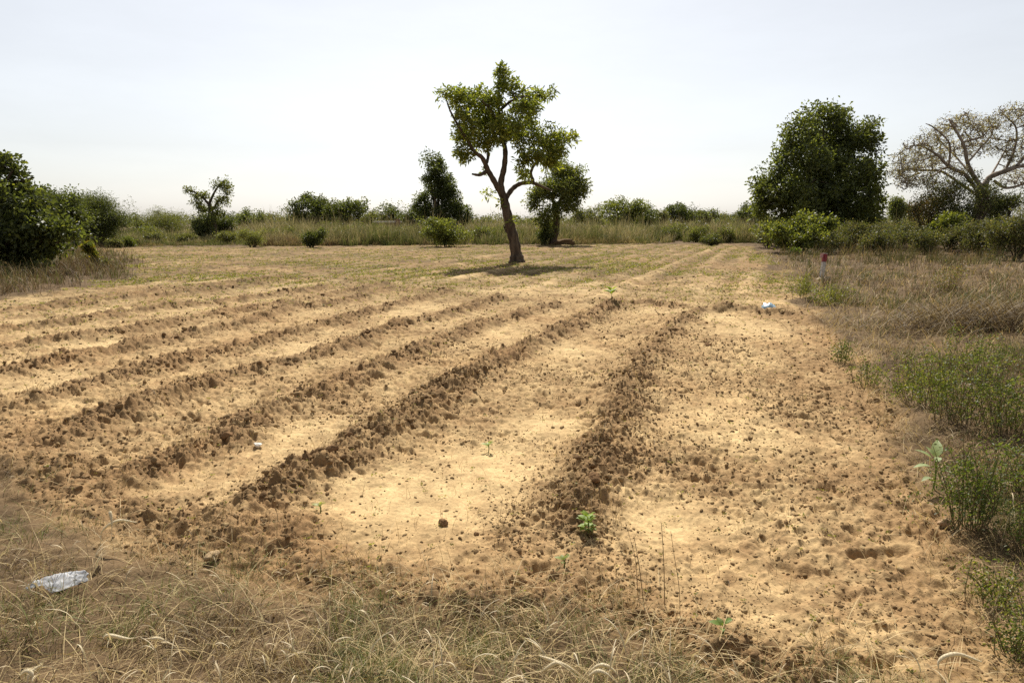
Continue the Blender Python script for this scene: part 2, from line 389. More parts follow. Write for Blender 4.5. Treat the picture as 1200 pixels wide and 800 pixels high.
OLIVE2 = [(.17, .175, .055), (.21, .21, .075), (.12, .13, .04)]
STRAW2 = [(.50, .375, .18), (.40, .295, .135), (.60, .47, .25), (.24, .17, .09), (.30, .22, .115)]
def grass_patch(x, y, h0, h1, lean0, lean1, wd, cols_b, cols_t, nseg=3, curl=1.0):
    z = soil(x, y)[0]; n = len(x)
    h = h0 + (h1 - h0) * rng.rand(n) ** 1.4
    return blades(np.stack([x, y, z - .01], 1), h, wd if np.ndim(wd) else np.full(n, wd), lean0 + (lean1 - lean0) * rng.rand(n), rng.rand(n) * 6.28, mixc(n, cols_b), mixc(n, cols_t), nseg, .12, curl)
def tufted(x, y, k, spread):
    """gather points round tuft centres"""
    n = len(x) // k; cx = np.repeat(x[:n], k); cy = np.repeat(y[:n], k); r = spread * np.repeat(.4 + rng.rand(n), k)
    return cx + rng.randn(n * k) * r, cy + rng.randn(n * k) * r

def foreground_grass():
    parts = []
    # near edge, bottom of the picture: matted dry grass with some green in it
    x, y = fan(150000, 1.5, 9.5, R(50), .9); x, y = tufted(x, y, 6, .04)
    o = outside(x, y); left = (x < xr(y) - .3)
    dens = sst(-.28, .30, o + .45 * pn(x, y, 2.2, 90)) * left * (1 - .5 * sst(-.7, .5, x)) * (.22 + .78 * sst(-.25, .2, pn(x, y, 3.1, 92)))
    k = rng.rand(len(x)) < dens; x, y = x[k], y[k]
    gk = pn(x, y, 1.1, 91) + .5 * pn(x, y, 3.7, 93) + .35 * rng.randn(len(x)) > .10
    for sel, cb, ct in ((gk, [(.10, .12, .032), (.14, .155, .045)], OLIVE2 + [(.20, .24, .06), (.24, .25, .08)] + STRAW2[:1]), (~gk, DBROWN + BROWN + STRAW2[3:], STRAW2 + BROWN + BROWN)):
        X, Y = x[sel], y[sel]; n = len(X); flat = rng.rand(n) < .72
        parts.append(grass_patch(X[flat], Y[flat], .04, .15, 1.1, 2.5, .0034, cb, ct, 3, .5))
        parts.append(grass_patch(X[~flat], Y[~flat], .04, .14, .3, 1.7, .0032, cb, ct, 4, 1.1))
    print('near blades', sum(len(q) for _, q, _ in parts))
    # fallen pale straw over the grass and the soil edge
    x, y = fan(20000, 1.6, 12, R(52), .9); o = outside(x, y)
    k = rng.rand(len(x)) < sst(-.5, .2, o) * .9 + .01; x, y = x[k], y[k]
    parts.append(grass_patch(x, y, .08, .28, 1.25, 1.85, .0038, STRAW2[:3], STRAW2[:3], 3, .25))
    # arching seed heads
    x, y = fan(1900, 1.6, 14, R(52), 1.0); o = outside(x, y); k = rng.rand(len(x)) < sst(0, .4, o) * .5; x, y = x[k], y[k]
    z = soil(x, y)[0]; n = len(x); h = .06 + .14 * rng.rand(n); ld = rng.rand(n) * 6.28
    P = np.stack([x, y, z], 1); c = mixc(n, [(.45, .36, .21), (.5, .42, .27)]); parts.append(blades(P, h, np.full(n, .0025), (.6 + .9 * rng.rand(n)), ld, c, c, 4, .8, 1.3))
    # the drooping head itself: start where the stalk ends
    V = parts[-1][0].reshape(n, 5, 2, 3)[:, 4].mean(1)
    for rep in range(2):
        pc = mixc(n, [(.62, .53, .36), (.55, .45, .29)], .1)
        vv, qq, cc = blades(V, .05 + .08 * rng.rand(n), np.full(n, .0065), 1.0 + 1.6 * rng.rand(n), ld, pc, pc, 5, .25, .8); parts.append((vv, qq, cc))
    V, Q, C = join(parts)
    tag(obj('dry_grass', fast_mesh('dry_grass', V, Q, None, C, M_GRASS)), kind='stuff')
foreground_grass()

def right_undergrowth():
    parts = []
    x, y = fan(620000, 2.6, 45, R(50), .5); x, y = tufted(x, y, 10, .10)
    k = (x > xr(y)); x, y = x[k], y[k]; o = outside(x, y)
    d = np.hypot(x, y)
    k = rng.rand(len(x)) < sst(-.05, .6, o + .3 * pn(x, y, 1.5, 95)) * (.12 + .25 * (np.hypot(x, y) < 8) + .60 * sst(-.3, .3, pn(x, y, .5, 96))) * (.3 + .7 * sst(-.25, .2, pn(x, y, 2.6, 89))); x, y, d = x[k], y[k], d[k]
    gn = pn(x, y, .45, 97) + .5 * pn(x, y, 1.6, 98)
    near_edge = (x - xr(y)) < 1.6
    green = gn + .25 * rng.randn(len(x)) > np.where(d < 9, .12, np.where(near_edge & (d < 24), -.05, .22))
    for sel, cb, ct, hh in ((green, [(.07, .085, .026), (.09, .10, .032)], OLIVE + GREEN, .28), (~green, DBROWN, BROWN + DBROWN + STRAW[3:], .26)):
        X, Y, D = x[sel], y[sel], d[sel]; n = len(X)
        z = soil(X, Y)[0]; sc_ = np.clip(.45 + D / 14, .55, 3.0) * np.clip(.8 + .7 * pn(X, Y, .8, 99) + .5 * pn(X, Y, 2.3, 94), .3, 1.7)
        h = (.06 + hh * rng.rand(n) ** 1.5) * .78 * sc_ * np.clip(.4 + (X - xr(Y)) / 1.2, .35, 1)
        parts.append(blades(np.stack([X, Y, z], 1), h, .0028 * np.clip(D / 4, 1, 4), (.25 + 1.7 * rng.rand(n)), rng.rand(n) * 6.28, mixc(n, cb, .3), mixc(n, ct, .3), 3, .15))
    print('right blades', sum(len(q) for _, q, _ in parts))
    x, y = fan(75000, 2.6, 36, R(50), .5); k = (x > xr(y) - .1); x, y = x[k], y[k]; d = np.hypot(x, y)
    k = rng.rand(len(x)) < np.clip(d / 9, .35, 1); x, y, d = x[k], y[k], d[k]
    parts.append(grass_patch(x, y, .1 * np.clip(d / 10, .5, 1), .45 * np.clip(d / 12, .35, 1), .9, 2.0, .0055 * np.clip(d / 7, 1, 4), STRAW2, STRAW2[:3], 3, .5))
    V, Q, C = join(parts)
    tag(obj('undergrowth', fast_mesh('undergrowth', V, Q, None, C, M_GRASS)), kind='stuff')
    # heap of lodged dead grass
    parts = []
    c = gp(1175, 388); n = 3400
    x = c[0] + rng.randn(n) * .95; y = c[1] + rng.randn(n) * .3
    z = soil(x, y)[0] + .02 + .28 * rng.rand(n) * np.exp(-((x - c[0]) / 1.4) ** 2)
    parts.append(blades(np.stack([x, y, z], 1), .2 + .4 * rng.rand(n), np.full(n, .011), 1.0 + .9 * rng.rand(n), rng.rand(n) * 6.28, mixc(n, STRAW + DBROWN + DBROWN), mixc(n, STRAW + DBROWN), 3, .2, .3))
    V, Q, C = join(parts)
    tag(obj('grass_heap', fast_mesh('grass_heap', V, Q, None, C, M_GRASS)), 'low heap of flattened dead grass in the right margin beside the field', 'grass heap')
right_undergrowth()

def left_margin_grass():
    parts = []
    n = 120000
    x = -32 + 34 * rng.rand(n); y = 11 + 34 * rng.rand(n); x, y = tufted(x, y, 6, .12)
    o = outside(x, y); k = (rng.rand(len(x)) < sst(-.1, .8, o + .5 * pn(x, y, .8, 101))) & (np.abs(x / y) < .9) & (x < xl(y) + 1); x, y = x[k], y[k]
    n = len(x); d = np.hypot(x, y); z = soil(x, y)[0]
    g = pn(x, y, .4, 102) + .3 * rng.randn(n) > .1
    cb = np.where(g[:, None], mixc(n, OLIVE), mixc(n, DBROWN)); ct = np.where(g[:, None], mixc(n, OLIVE + OLIVE + STRAW, .3), mixc(n, STRAW + BROWN + DBROWN, .3))
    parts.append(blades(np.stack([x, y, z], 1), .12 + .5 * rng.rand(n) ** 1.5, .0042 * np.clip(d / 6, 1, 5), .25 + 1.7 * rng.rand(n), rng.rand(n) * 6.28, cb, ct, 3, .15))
    print('left blades', n)
    V, Q, C = join(parts)
    tag(obj('margin_grass', fast_mesh('margin_grass', V, Q, None, C, M_GRASS)), kind='stuff')
left_margin_grass()

def savanna_grass():
    parts = []
    def belt(n, xa, xb, y0, y1, h0, h1, cb, ct, wd, hn=.5, seed=110, per=26, spread=.30, verge=False):
        m = n // per; cx = xa + (xb - xa) * rng.rand(m); cy = y0 + (y1 - y0) * rng.rand(m) ** 1.5
        k = ((cx > xr(cy) + .8) if verge else (cy > yb(cx) + .3)) & (np.abs(cx) < cy * .86); cx, cy = cx[k], cy[k]; m = len(cx)
        lo = pn(cx, cy, .13, seed) + .5 * pn(cx, cy, .5, seed + 3)
        k = rng.rand(m) < .25 + .75 * sst(-.4, .3, lo); cx, cy, lo = cx[k], cy[k], lo[k]; m = len(cx)
        th = (h0 + (h1 - h0) * rng.rand(m)) * np.clip(1 + hn * lo, .4, 1.45) * (1 if verge else sst(-.8, 2.0, cy - yb(cx)) * (.5 + .5 * sst(-.43, -.35, cx / cy))) * (.75 + .4 * rng.rand(m))
        gs = pn(cx, cy, .16, seed + 1) + .35 * rng.randn(m) > -.05; tint = (.8 + .7 * rng.rand(m)) * np.clip(1 + .4 * pn(cx, cy, .35, seed + 5), .55, 1.5)
        rp = lambda a_: np.repeat(a_, per, 0); M = m * per; g2 = rp(gs)[:, None]
        r = spread * np.sqrt(rng.rand(M)); a_ = rng.rand(M) * 6.28; x = rp(cx) + r * np.cos(a_); y = rp(cy) + r * np.sin(a_)
        z = soil(x, y)[0]; h = rp(th) * (.45 + .6 * rng.rand(M)); tall = rng.rand(M) < .15; h = np.where(tall, h * 1.15, h * .8)
        c1 = np.where(g2, mixc(M, cb), mixc(M, OLIVE + BROWN[:1])) * rp(tint)[:, None]
        c2 = np.where(tall[:, None], mixc(M, ct), np.where(g2, mixc(M, cb), mixc(M, ct))) * rp(tint)[:, None]
        lean = np.where(tall, .1 + .35 * rng.rand(M), .2 + 1.3 * rng.rand(M))
        parts.append(blades(np.stack([x, y, z], 1), h, wd * np.where(tall, .8, 1.0 + .8 * rng.rand(M)), lean, a_ + rng.randn(M) * .6, c1, c2, 3, .3, 1.5))
    belt(160000, -50, 30, 43, 60, .85, 1.6, [(.10, .118, .036), (.12, .132, .042), (.15, .155, .055)], [(.34, .28, .16), (.25, .21, .11), (.38, .32, .2)], .026, .75)
    belt(70000, -75, 60, 58, 95, 1.3, 1.9, [(.10, .11, .042), (.125, .125, .05)], [(.36, .31, .19), (.27, .23, .12)], .038)
    belt(20000, -16, -3, 42.5, 46, .5, 1.0, BROWN, STRAW, .016, .3, 120)
    belt(22000, 4, 18, 42.5, 47, .4, .9, BROWN + OLIVE, STRAW, .016, .3, 122)
    belt(15000, 8, 34, 24, 44, .25, .7, [(.07, .075, .028), (.09, .08, .036)], BROWN + BROWN + STRAW[3:], .014, .8, 127, 24, .3, True)
    belt(12000, 4, 20, 9, 22, .1, .35, OLIVE + BROWN, BROWN + STRAW[3:], .008, .8, 129, 24, .22, True)
    belt(16000, -34, -12, 40.5, 50, .25, .6, BROWN + OLIVE, STRAW, .016, .3, 125)
    V, Q, C = join(parts); print('savanna', len(Q))
    tag(obj('savanna_grass', fast_mesh('savanna_grass', V, Q, None, C, M_GRASS)), kind='stuff')
savanna_grass()

# ------------------------------------------------------------------ leaves
def leaves(P, D, Ln, Wd, col, droop=.15):
    """folded lozenge leaves: P base, D unit direction"""
    n = len(P); up = rng.randn(n, 3); s = np.cross(D, up); s /= np.linalg.norm(s, axis=1, keepdims=True) + 1e-9
    nn = np.cross(s, D); Ln = Ln[:, None]; Wd = Wd[:, None]
    tip = P + D * Ln; tip[:, 2] -= droop * Ln[:, 0]
    mid = P + D * Ln * .55; f = nn * Wd * .18
    V = np.stack([P, mid + s * Wd * .5 + f, tip, mid - s * Wd * .5 + f], 1).reshape(-1, 3)
    b = (np.arange(n) * 4)[:, None]
    T = np.concatenate([b + [0, 1, 2], b + [0, 2, 3]], 1).reshape(-1, 3)
    return V, T, np.repeat(col, 4, 0)
def weeds():
    # seedlings sprouting over the tilled soil
    x, y = fan(420000, 2.6, 46, R(46), .1); till = soil(x, y)[2]
    d = np.hypot(x, y); nz = pn(x, y, .28, 130) + .6 * pn(x, y, .9, 131)
    nz = nz + .35 * rng.randn(len(x))
    dens = till * (.003 + .75 * sst(-.5, .9, nz) * sst(12, 22, d) + .04 * sst(.3, .8, nz) * sst(5, 11, d))
    dens = dens * (1 - .8 * soil(x, y)[3] * (d > 12)) * np.where(y > 16, .75 + .9 * (rows(x, y) < -.1), 1); k = rng.rand(len(x)) < dens; x, y, d = x[k], y[k], d[k]; z = soil(x, y)[0]
    K = 6; n = len(x) * K; P = np.repeat(np.stack([x, y, z + .008], 1), K, 0); sz = np.repeat((.010 + .014 * rng.rand(len(x))) * np.clip(d / 9, .8, 2.6), K)
    P = P + rng.randn(n, 3) * sz[:, None] * np.array([.5, .5, .15]); a = rng.rand(n) * 6.28; e = .15 + .7 * rng.rand(n)
    D = np.stack([np.cos(a) * np.cos(e), np.sin(a) * np.cos(e), np.sin(e)], 1)
    c = mixc(n, [(.20, .21, .07), (.23, .22, .085), (.16, .17, .055), (.23, .20, .10)], .15)
    V, T, C = leaves(P, D, sz, sz * .5, c, .05); print('weeds', len(x))
    tag(obj('weed_seedlings', fast_mesh('weed_seedlings', V, None, T, C, M_LEAF)), kind='stuff')
    # dead stalks and roots turned up along the ridges
    x, y = fan(90000, 2.4, 42, R(46), .4); z, rs, till, pan = soil(x, y)
    k = rng.rand(len(x)) < till * (.02 + .45 * sst(14, 24, np.hypot(x, y)) * sst(-.2, .5, pn(x, y, .35, 135)) + .60 * rs * sst(-.15, .4, pn(x, y, 2.5, 133))); x, y, z = x[k], y[k], z[k]; n = len(x)
    d = np.hypot(x, y)
    v, q, c = blades(np.stack([x, y, z], 1), .03 + .12 * rng.rand(n), .0028 * np.clip(d / 4, 1, 3), .3 + 1.4 * rng.rand(n), rng.rand(n) * 6.28, mixc(n, STRAW + BROWN), mixc(n, STRAW), 3, .2, .7)
    tag(obj('straw_litter', fast_mesh('straw_litter', v, q, None, c, M_GRASS)), kind='stuff')
weeds()

# ------------------------------------------------------------------ trees and bushes
def tube(pts, rad, sides=6):
    pts = np.asarray(pts, float); n = len(pts); tg = np.gradient(pts, axis=0); tg /= np.linalg.norm(tg, axis=1, keepdims=True) + 1e-9
    ref = np.array([1., 0, 0]) if abs(tg[0][0]) < .8 else np.array([0, 1., 0])
    a = np.cross(tg, ref); a /= np.linalg.norm(a, axis=1, keepdims=True) + 1e-9; b = np.cross(tg, a)
    th = np.arange(sides) / sides * 2 * np.pi
    V = pts[:, None] + np.asarray(rad)[:, None, None] * (np.cos(th)[None, :, None] * a[:, None] + np.sin(th)[None, :, None] * b[:, None])
    i = np.arange(sides); j = (i + 1) % sides; rws = np.arange(n - 1)[:, None] * sides
    q = np.stack([rws + i, rws + j, rws + sides + j, rws + sides + i], -1).reshape(-1, 4)
    return V.reshape(-1, 3), q
def spline(P, m=8):
    P = np.asarray(P, float); out = []
    Q = np.vstack([2 * P[0] - P[1], P, 2 * P[-1] - P[-2]])
    for i in range(1, len(Q) - 2):
        for t in np.linspace(0, 1, m, endpoint=False):
            a, b, c, d = Q[i - 1:i + 3]
            out.append(.5 * (2 * b + (c - a) * t + (2 * a - 5 * b + 4 * c - d) * t * t + (3 * b - a - 3 * c + d) * t ** 3))
    out.append(P[-1]); return np.array(out)
def in_blobs(blobs, n, shell=.55):
    """points in ellipsoids (centre, radii, weight)"""
    wts = np.array([b[2] for b in blobs], float); k = rng.choice(len(blobs), n, p=wts / wts.sum())
    v = rng.randn(n, 3); v /= np.linalg.norm(v, axis=1, keepdims=True); r = rng.rand(n) ** shell
    c = np.array([b[0] for b in blobs])[k]; rad = np.array([b[1] for b in blobs])[k]
    return c + v * rad * r[:, None]
def grow(limbs, tips, rtwig=.02, sides=5, wig=.12, sag=.0):
    """limbs: (points, r0, r1); every tip is joined to the nearest wood by a curved twig"""
    parts = []; nodes = []; nr = []
    for P, r0, r1 in limbs:
        S = spline(P, 7); rr = np.linspace(1, 0, len(S)) ** .8 * (r0 - r1) + r1
        rr = rr * (1 + .07 * np.sin(np.arange(len(S)) * 1.7 + len(S)))
        parts.append(tube(S, rr, 9 if r0 > .08 else 6)); nodes.append(S); nr.append(rr)
    nodes = np.vstack(nodes); nr = np.concatenate(nr)
    stages = tips if isinstance(tips, list) else [(tips, rtwig)]
    order = []
    for tt, rt in stages:
        d0 = np.array([np.min(((nodes - t) ** 2).sum(1)) for t in tt]); order += [(tt[i], rt) for i in np.argsort(d0)]
    for t, rtwig in order:
        dd = ((nodes - t) ** 2).sum(1); dv = t[2] - nodes[:, 2]
        k = np.argmin(dd + np.where(dv < 0, .6 * dv * dv, 0)); a = nodes[k]; L = math.sqrt(dd[k])
        if L < .05: continue
        m = (a + t) / 2 + rng.randn(3) * wig * L + np.array([0, 0, sag * L]); S = spline([a, m, t], 3)
        r0 = min(nr[k] * .75, rtwig * (.5 + L)); rr = np.linspace(r0, max(r0 * .35, rtwig * .25), len(S))
        parts.append(tube(S, rr, sides)); nodes = np.vstack([nodes, S[1:]]); nr = np.concatenate([nr, rr[1:]])
    V = []; Q = []; n = 0
    for v, q in parts: V.append(v); Q.append(q + n); n += len(v)
    return np.vstack(V), np.vstack(Q)
def clumps(tips, K, rad, Ln, Wd, cols, centre, outw=.6, upw=.25, droop=.15, var=.18, tone=.25):
    n = len(tips) * K; T = np.repeat(tips, K, 0); off = rng.randn(n, 3); off /= np.linalg.norm(off, axis=1, keepdims=True); off *= (rng.rand(n, 1) ** .5) * rad * 1.45 * np.repeat(.6 + .8 * rng.rand(len(tips)), K)[:, None]
    P = T + off; D = rng.randn(n, 3); D /= np.linalg.norm(D, axis=1, keepdims=True)
    ow = off / (np.linalg.norm(off, axis=1, keepdims=True) + 1e-6) * outw; D = D + ow; D[:, 2] += upw; D /= np.linalg.norm(D, axis=1, keepdims=True)
    c = mixc(n, cols, var) * np.repeat(1.02 + tone * (2 * rng.rand(len(tips), 1) - 1), K, 0)
    s = .7 + .6 * rng.rand(n)
    return leaves(P, D, Ln * s, Wd * s, c, droop)
def plant(name, label, cat, base, limbs, tips, K, rad, Ln, Wd, cols, group=None, wood=None, rtwig=.02, parts=('trunk', 'crown'), **kw):
    base = np.asarray(base, float); root = thing(name, label, cat, base, group)
    gk = {k: kw.pop(k) for k in ('wig', 'sag', 'sides') if k in kw}
    V, Q = grow(limbs, tips, rtwig, **gk)
    obj(parts[0], fast_mesh(parts[0], V - base, Q, None, None, wood or M_BARK, True), root)
    if isinstance(tips, list): tips = np.vstack([t for t, _ in tips[1:]])
    V, T, C = clumps(tips, K, rad, Ln, Wd, cols, base, **kw)
    obj(parts[1], fast_mesh(parts[1], V - base, None, T, C, M_LEAF), root)
    return root
DARKG = [(0.079, 0.095, 0.034), (0.1, 0.116, 0.042), (0.061, 0.074, 0.029)]
MIDG = [(0.122, 0.144, 0.046), (0.152, 0.168, 0.051), (0.098, 0.115, 0.039)]
YELG = [(.17, .178, .04), (.20, .20, .045), (.135, .145, .036)]
GREYG = [(.125, .13, .06), (.15, .148, .07), (.10, .104, .05)]
def pp(px, py, Y, dy=0.): return at(px, py, Y + dy)

# --- the lone tree in the middle of the field
def lone_tree():
    Y = 26; b = ground_at(606, 308); Y = b[1]
    q = lambda px, py, dy=0: pp(px, py, Y, dy)
    limbs = [([b - [0, 0, .2], b + [-.01, 0, .06], b + [-.03, 0, .4]], .40, .20), ([b - [0, 0, .15], q(603, 285), q(597, 262), q(592, 240), q(590, 228)], .225, .14),
             ([q(590, 231), q(587, 215), q(591, 195, .1), q(592, 175, .1), q(588, 162, .2), q(586, 140, .2), q(584, 115, .3), q(588, 90, .3)], .13, .02),
             ([q(590, 232), q(580, 214, -.2), q(572, 200, -.3), q(565, 185, -.5), q(556, 178, -.6), q(545, 160, -.7), q(530, 135, -.8), q(522, 115, -.9)], .12, .015),
             ([q(572, 200, -.3), q(562, 205, -.4), q(553, 204, -.5)], .08, .03),
             ([q(569, 194, -.3), q(572, 182, .2), q(568, 160, .6), q(560, 130, 1.0)], .07, .02),
             ([q(592, 233), q(601, 221, .2), q(611, 215, .3), q(624, 213, .3), q(622, 203, .3), q(627, 192, .4), q(640, 175, .5), q(660, 160, .5)], .10, .015),
             ([q(624, 214, .3), q(636, 219, .3), q(648, 224, .2)], .07, .02),
             ([q(590, 165, .15), q(600, 158, .6), q(612, 148, .9), q(622, 128, 1.1), q(645, 110, 1.2)], .09, .02),
             ([q(587, 150, .2), q(575, 130, -.6), q(565, 118, -1.0)], .07, .02),
             ([q(585, 130, .2), q(600, 118, -.5), q(618, 112, -.9)], .06, .02),
             ([q(600, 277), q(593, 271), q(590, 264)], .05, .02)]
    u = 1 / pxm(Y)
    B = lambda px, py, rx, ry, dy=0, rd=None, w=None: (q(px, py, dy), np.array([rx * u, (rd or rx) * u, ry * u]), w or rx * ry)
    blobs = [B(590, 84, 7, 9), B(592, 100, 12, 11, 0), B(606, 108, 12, 9, -.3), B(628, 114, 14, 9, .5), B(646, 108, 10, 5, .8), B(616, 126, 18, 11, -.6), B(608, 98, 6, 4),
             B(527, 112, 12, 8, -.8), B(545, 118, 15, 12, -.4), B(562, 112, 12, 9, .3), B(576, 122, 14, 10, -.5), B(548, 140, 16, 13, -.9), B(570, 145, 18, 14, .4), B(545, 160, 14, 9, -.5),
             B(592, 150, 18, 14, -.8), B(545, 178, 11, 7, -.6), B(540, 185, 7, 4, -.5), B(620, 145, 14, 12, .8), B(580, 165, 12, 8, -.5),
             B(638, 165, 14, 10, .2), B(658, 164, 14, 9, .4), B(672, 163, 7, 8, .5), B(650, 178, 14, 8, .2), B(628, 182, 16, 11, -.2), B(612, 190, 9, 8, -.3), B(645, 190, 13, 9, .3), B(612, 205, 8, 7),
             B(574, 138, 46, 34, 0, 24, 800), B(628, 166, 30, 26, .2, 18, 330), B(612, 160, 9, 9, .3), B(560, 168, 8, 7, .2), B(572, 172, 6, 6), B(572, 205, 7, 7, -.2, None, 24), B(572, 228, 7, 5, -.2, None, 26), B(597, 214, 4, 5, 0, None, 8), B(607, 234, 7, 5, .2, None, 20), B(600, 262, 3, 4, -.2, None, 5), B(584, 238, 5, 4, -.1, None, 10), B(553, 212, 3, 6, -.5, None, 5)]
    tips = in_blobs(blobs, 560, .5)
    plant('savanna_tree', 'lone leaning tree with open leafy crown standing in the middle of the tilled field', 'tree', b, limbs, tips, 26, .12, .175, .055, [(.16, .19, .042), (.20, .225, .05), (.12, .145, .036), (.26, .27, .06)], rtwig=.03)
lone_tree()

def lumpy(c, rad, n, seed, fill=1.0, ragged=False):
    """smaller ellipsoids packed in a big one, for an uneven outline"""
    s = np.random.RandomState(seed); out = []
    for i in range(n):
        v = s.randn(3); v /= np.linalg.norm(v); v[2] = v[2] * .8 + .1; r = s.rand() ** .4 * (.98 if ragged else .78)
        f = (.14 + .24 * s.rand()) if ragged else (.2 + .2 * s.rand()); out.append((c + v * rad * r, rad * f * np.array([1, 1, .9]), f ** 2))
    out.append((c - (np.array([0, 0, .25]) * rad if ragged else 0), rad * (.62 if ragged else .8), .8 * fill)); return out
def auto_tree(label, px, ptop, pbot, wpx, Y, seed, cols, ntip=120, K=40, Ln=.2, Wd=.09, name='tree', cat='tree', group=None, trunk=True, crumple=14, rad=None, extra=None, base_z=None, fill=1., outw=.6, ragged=None, only=False, **kw):
    u = 1 / pxm(Y); base = at(px, 300, Y); base[2] = gz(base)[0] if Y < 69 else 0
    zt = at(px, ptop, Y)[2]; zb = max(at(px, pbot, Y)[2], .1)
    c = np.array([base[0], Y, (zt + zb) / 2]); r = np.array([wpx * u / 2, wpx * u / 2 * .9, (zt - zb) / 2]) * 1.06
    blobs = extra(u) if only else lumpy(c, r * 1.04, crumple + (0 if trunk else 8), seed, fill if trunk or ragged is False else fill * .7, (not trunk) if ragged is None else ragged) + (extra(u) if extra else [])
    tips = in_blobs(blobs, ntip, .6)
    sh = rng.rand(len(tips)) < .10; tips[sh] = c + (tips[sh] - c) * (1.15 + .25 * rng.rand(sh.sum(), 1))
    tips = tips[tips[:, 2] > .12]
    r0 = max(.05, .035 * zt)
    limbs = []
    if trunk:
        f = c * np.array([1, 1, 0]) + [0, 0, zb * .6 + zt * .15]
        limbs.append(([base - [0, 0, .15], base * .5 + f * .5 + [.08, 0, 0], f], r0, r0 * .75)); start = f
        for i in range(5):
            bl = blobs[i % len(blobs)][0]; limbs.append(([start, (start + bl) / 2 + [0, 0, -.08 * zt], bl], r0 * .55, r0 * .15))
    else:
        for i in range(7):
            bl = blobs[i % len(blobs)][0]; s = base + [(bl[0] - base[0]) * .15, (bl[1] - base[1]) * .15, -.08]
            limbs.append(([s, (s + bl) / 2 + [0, 0, .05 * zt], bl], r0 * .5, r0 * .15))
    nm = ('trunk', 'crown') if trunk else ('stems', 'foliage')
    return plant(name, label, cat, base, limbs, tips, K, rad or .16 * r.mean(), Ln, Wd, cols, group, rtwig=max(.01, r0 * .12), parts=nm, outw=outw, **kw)

# --- tree right behind the lone tree
def second_tree():
    b = gp(646, 287); Y = b[1]; b[2] = gz(b)[0]
    q = lambda px, py, dy=0: pp(px, py, Y, dy); u = 1 / pxm(Y)
    B = lambda px, py, rx, ry, dy=0, w=None: (q(px, py, dy), np.array([rx * u, rx * u, ry * u]), w or rx * ry)
    limbs = [([b - [0, 0, .2], q(651, 270), q(652, 255), q(651, 240)], .26, .16), ([q(651, 243), q(645, 225), q(640, 205, .4)], .13, .03), ([q(651, 245), q(662, 225, -.4), q(672, 205, -.4)], .13, .03), ([q(652, 258), q(640, 258, -.5), q(632, 250, -.8)], .08, .03)]
    blobs = [B(655, 198, 16, 9, .3), B(674, 208, 13, 14, .2), B(655, 220, 20, 12, -.8), B(640, 225, 14, 12, -.6), B(672, 228, 16, 12, -.2), B(662, 240, 18, 7, -.4), B(626, 237, 8, 9, -.3), B(634, 255, 7, 9, -.5), B(684, 222, 6, 8), B(648, 248, 12, 8, -.6), B(640, 266, 10, 8, -.4), B(665, 214, 22, 14, .4), B(630, 226, 10, 10, 0)]
    tips = in_blobs(blobs, 340, .5)
    plant('tree', 'rounded tree with dark trunk and mound at its foot just behind the lone tree', 'tree', b, limbs, tips, 44, .27, .17, .075, MIDG + YELG[:1], rtwig=.03)
    auto_tree('dark bush at the foot of the rounded tree behind the lone tree', 639, 262, 286, 20, Y - .3, 5, DARKG, 60, 40, .12, .06, 'bush', 'bush', None, False, 8, .14)
    W, T = lump(ICO3, 31, .5, .45); s = 14 * u
    o = obj('termite_mound', fast_mesh('termite_mound', W * s * np.array([1.1, .8, .9]), None, T, np.tile(np.array(EARTH) * .45, (len(W), 1)), M_SOIL, True), None, gp(658, 287) + [0, 0, .12]); tag(o, 'low dark earth mound beside the trunk of the rounded tree', 'mound')
second_tree()

auto_tree('tall narrow dark tree rising behind the grass left of the lone tree', 514, 184, 270, 64, 60, 7, DARKG + DARKG + MIDG[:1], 400, 50, .2, .09, rad=.26, only=True, extra=lambda u: [(at(px, py, 60 + dy), np.array([rx, rx, ry]) * u, rx * ry) for px, py, rx, ry, dy in
    [(502, 191, 7, 6, 0), (513, 197, 11, 9, .4), (508, 208, 12, 10, -.5), (521, 212, 12, 10, 0), (514, 224, 17, 12, .5), (527, 226, 11, 10, -.5), (520, 240, 20, 14, 0), (495, 233, 9, 8, 0), (490, 243, 7, 8, .4), (539, 244, 12, 9, -.3), (545, 252, 8, 10, 0), (500, 250, 14, 12, .3), (525, 258, 24, 12, 0)]])
auto_tree('leafy bush at the field edge in front of the tall narrow tree', 523, 257, 289, 50, 41.5, 8, MIDG + YELG[:1], 170, 40, .13, .06, 'bush', 'bush', None, False, 12, .2)
auto_tree('small dark conical bush with pale shoots alone at the far left field edge', 365, 268, 290, 24, 40.5, 9, DARKG, 90, 40, .13, .055, 'bush', 'bush', None, False, 8, .15, extra=lambda u: [(at(377, 273, 40.5), np.array([6, 5, 4]) * u, .08)])
auto_tree('pale feathery bush between the crooked tree and the dark conical bush', 297, 266, 290, 30, 41, 10, [(.17, .18, .08), (.22, .21, .10), (.13, .15, .06)], 130, 50, .09, .02, 'bush', 'bush', None, False, 10, .16)
auto_tree('left one of the two round dense trees joined behind the tall grass', 370, 226, 268, 56, 90, 11, DARKG, 170, 44, .28, .13, rad=.4, crumple=12)
auto_tree('right one of the two round dense trees with spiky right outline behind the tall grass', 404, 227, 268, 54, 88, 12, MIDG + DARKG, 170, 40, .28, .13, rad=.38, crumple=16)
auto_tree('small low tree just left of the two round dense trees', 350, 246, 270, 28, 95, 13, DARKG, 60, 36, .28, .13, rad=.35, crumple=8)
auto_tree('small round tree right of the crooked tree behind the grass', 296, 244, 270, 42, 85, 14, MIDG + DARKG[:1], 100, 40, .26, .1, rad=.35)
auto_tree('pale low distant tree between the small round tree and the round dense pair', 322, 251, 270, 42, 150, 15, GREYG, 90, 36, .4, .12, rad=.6)
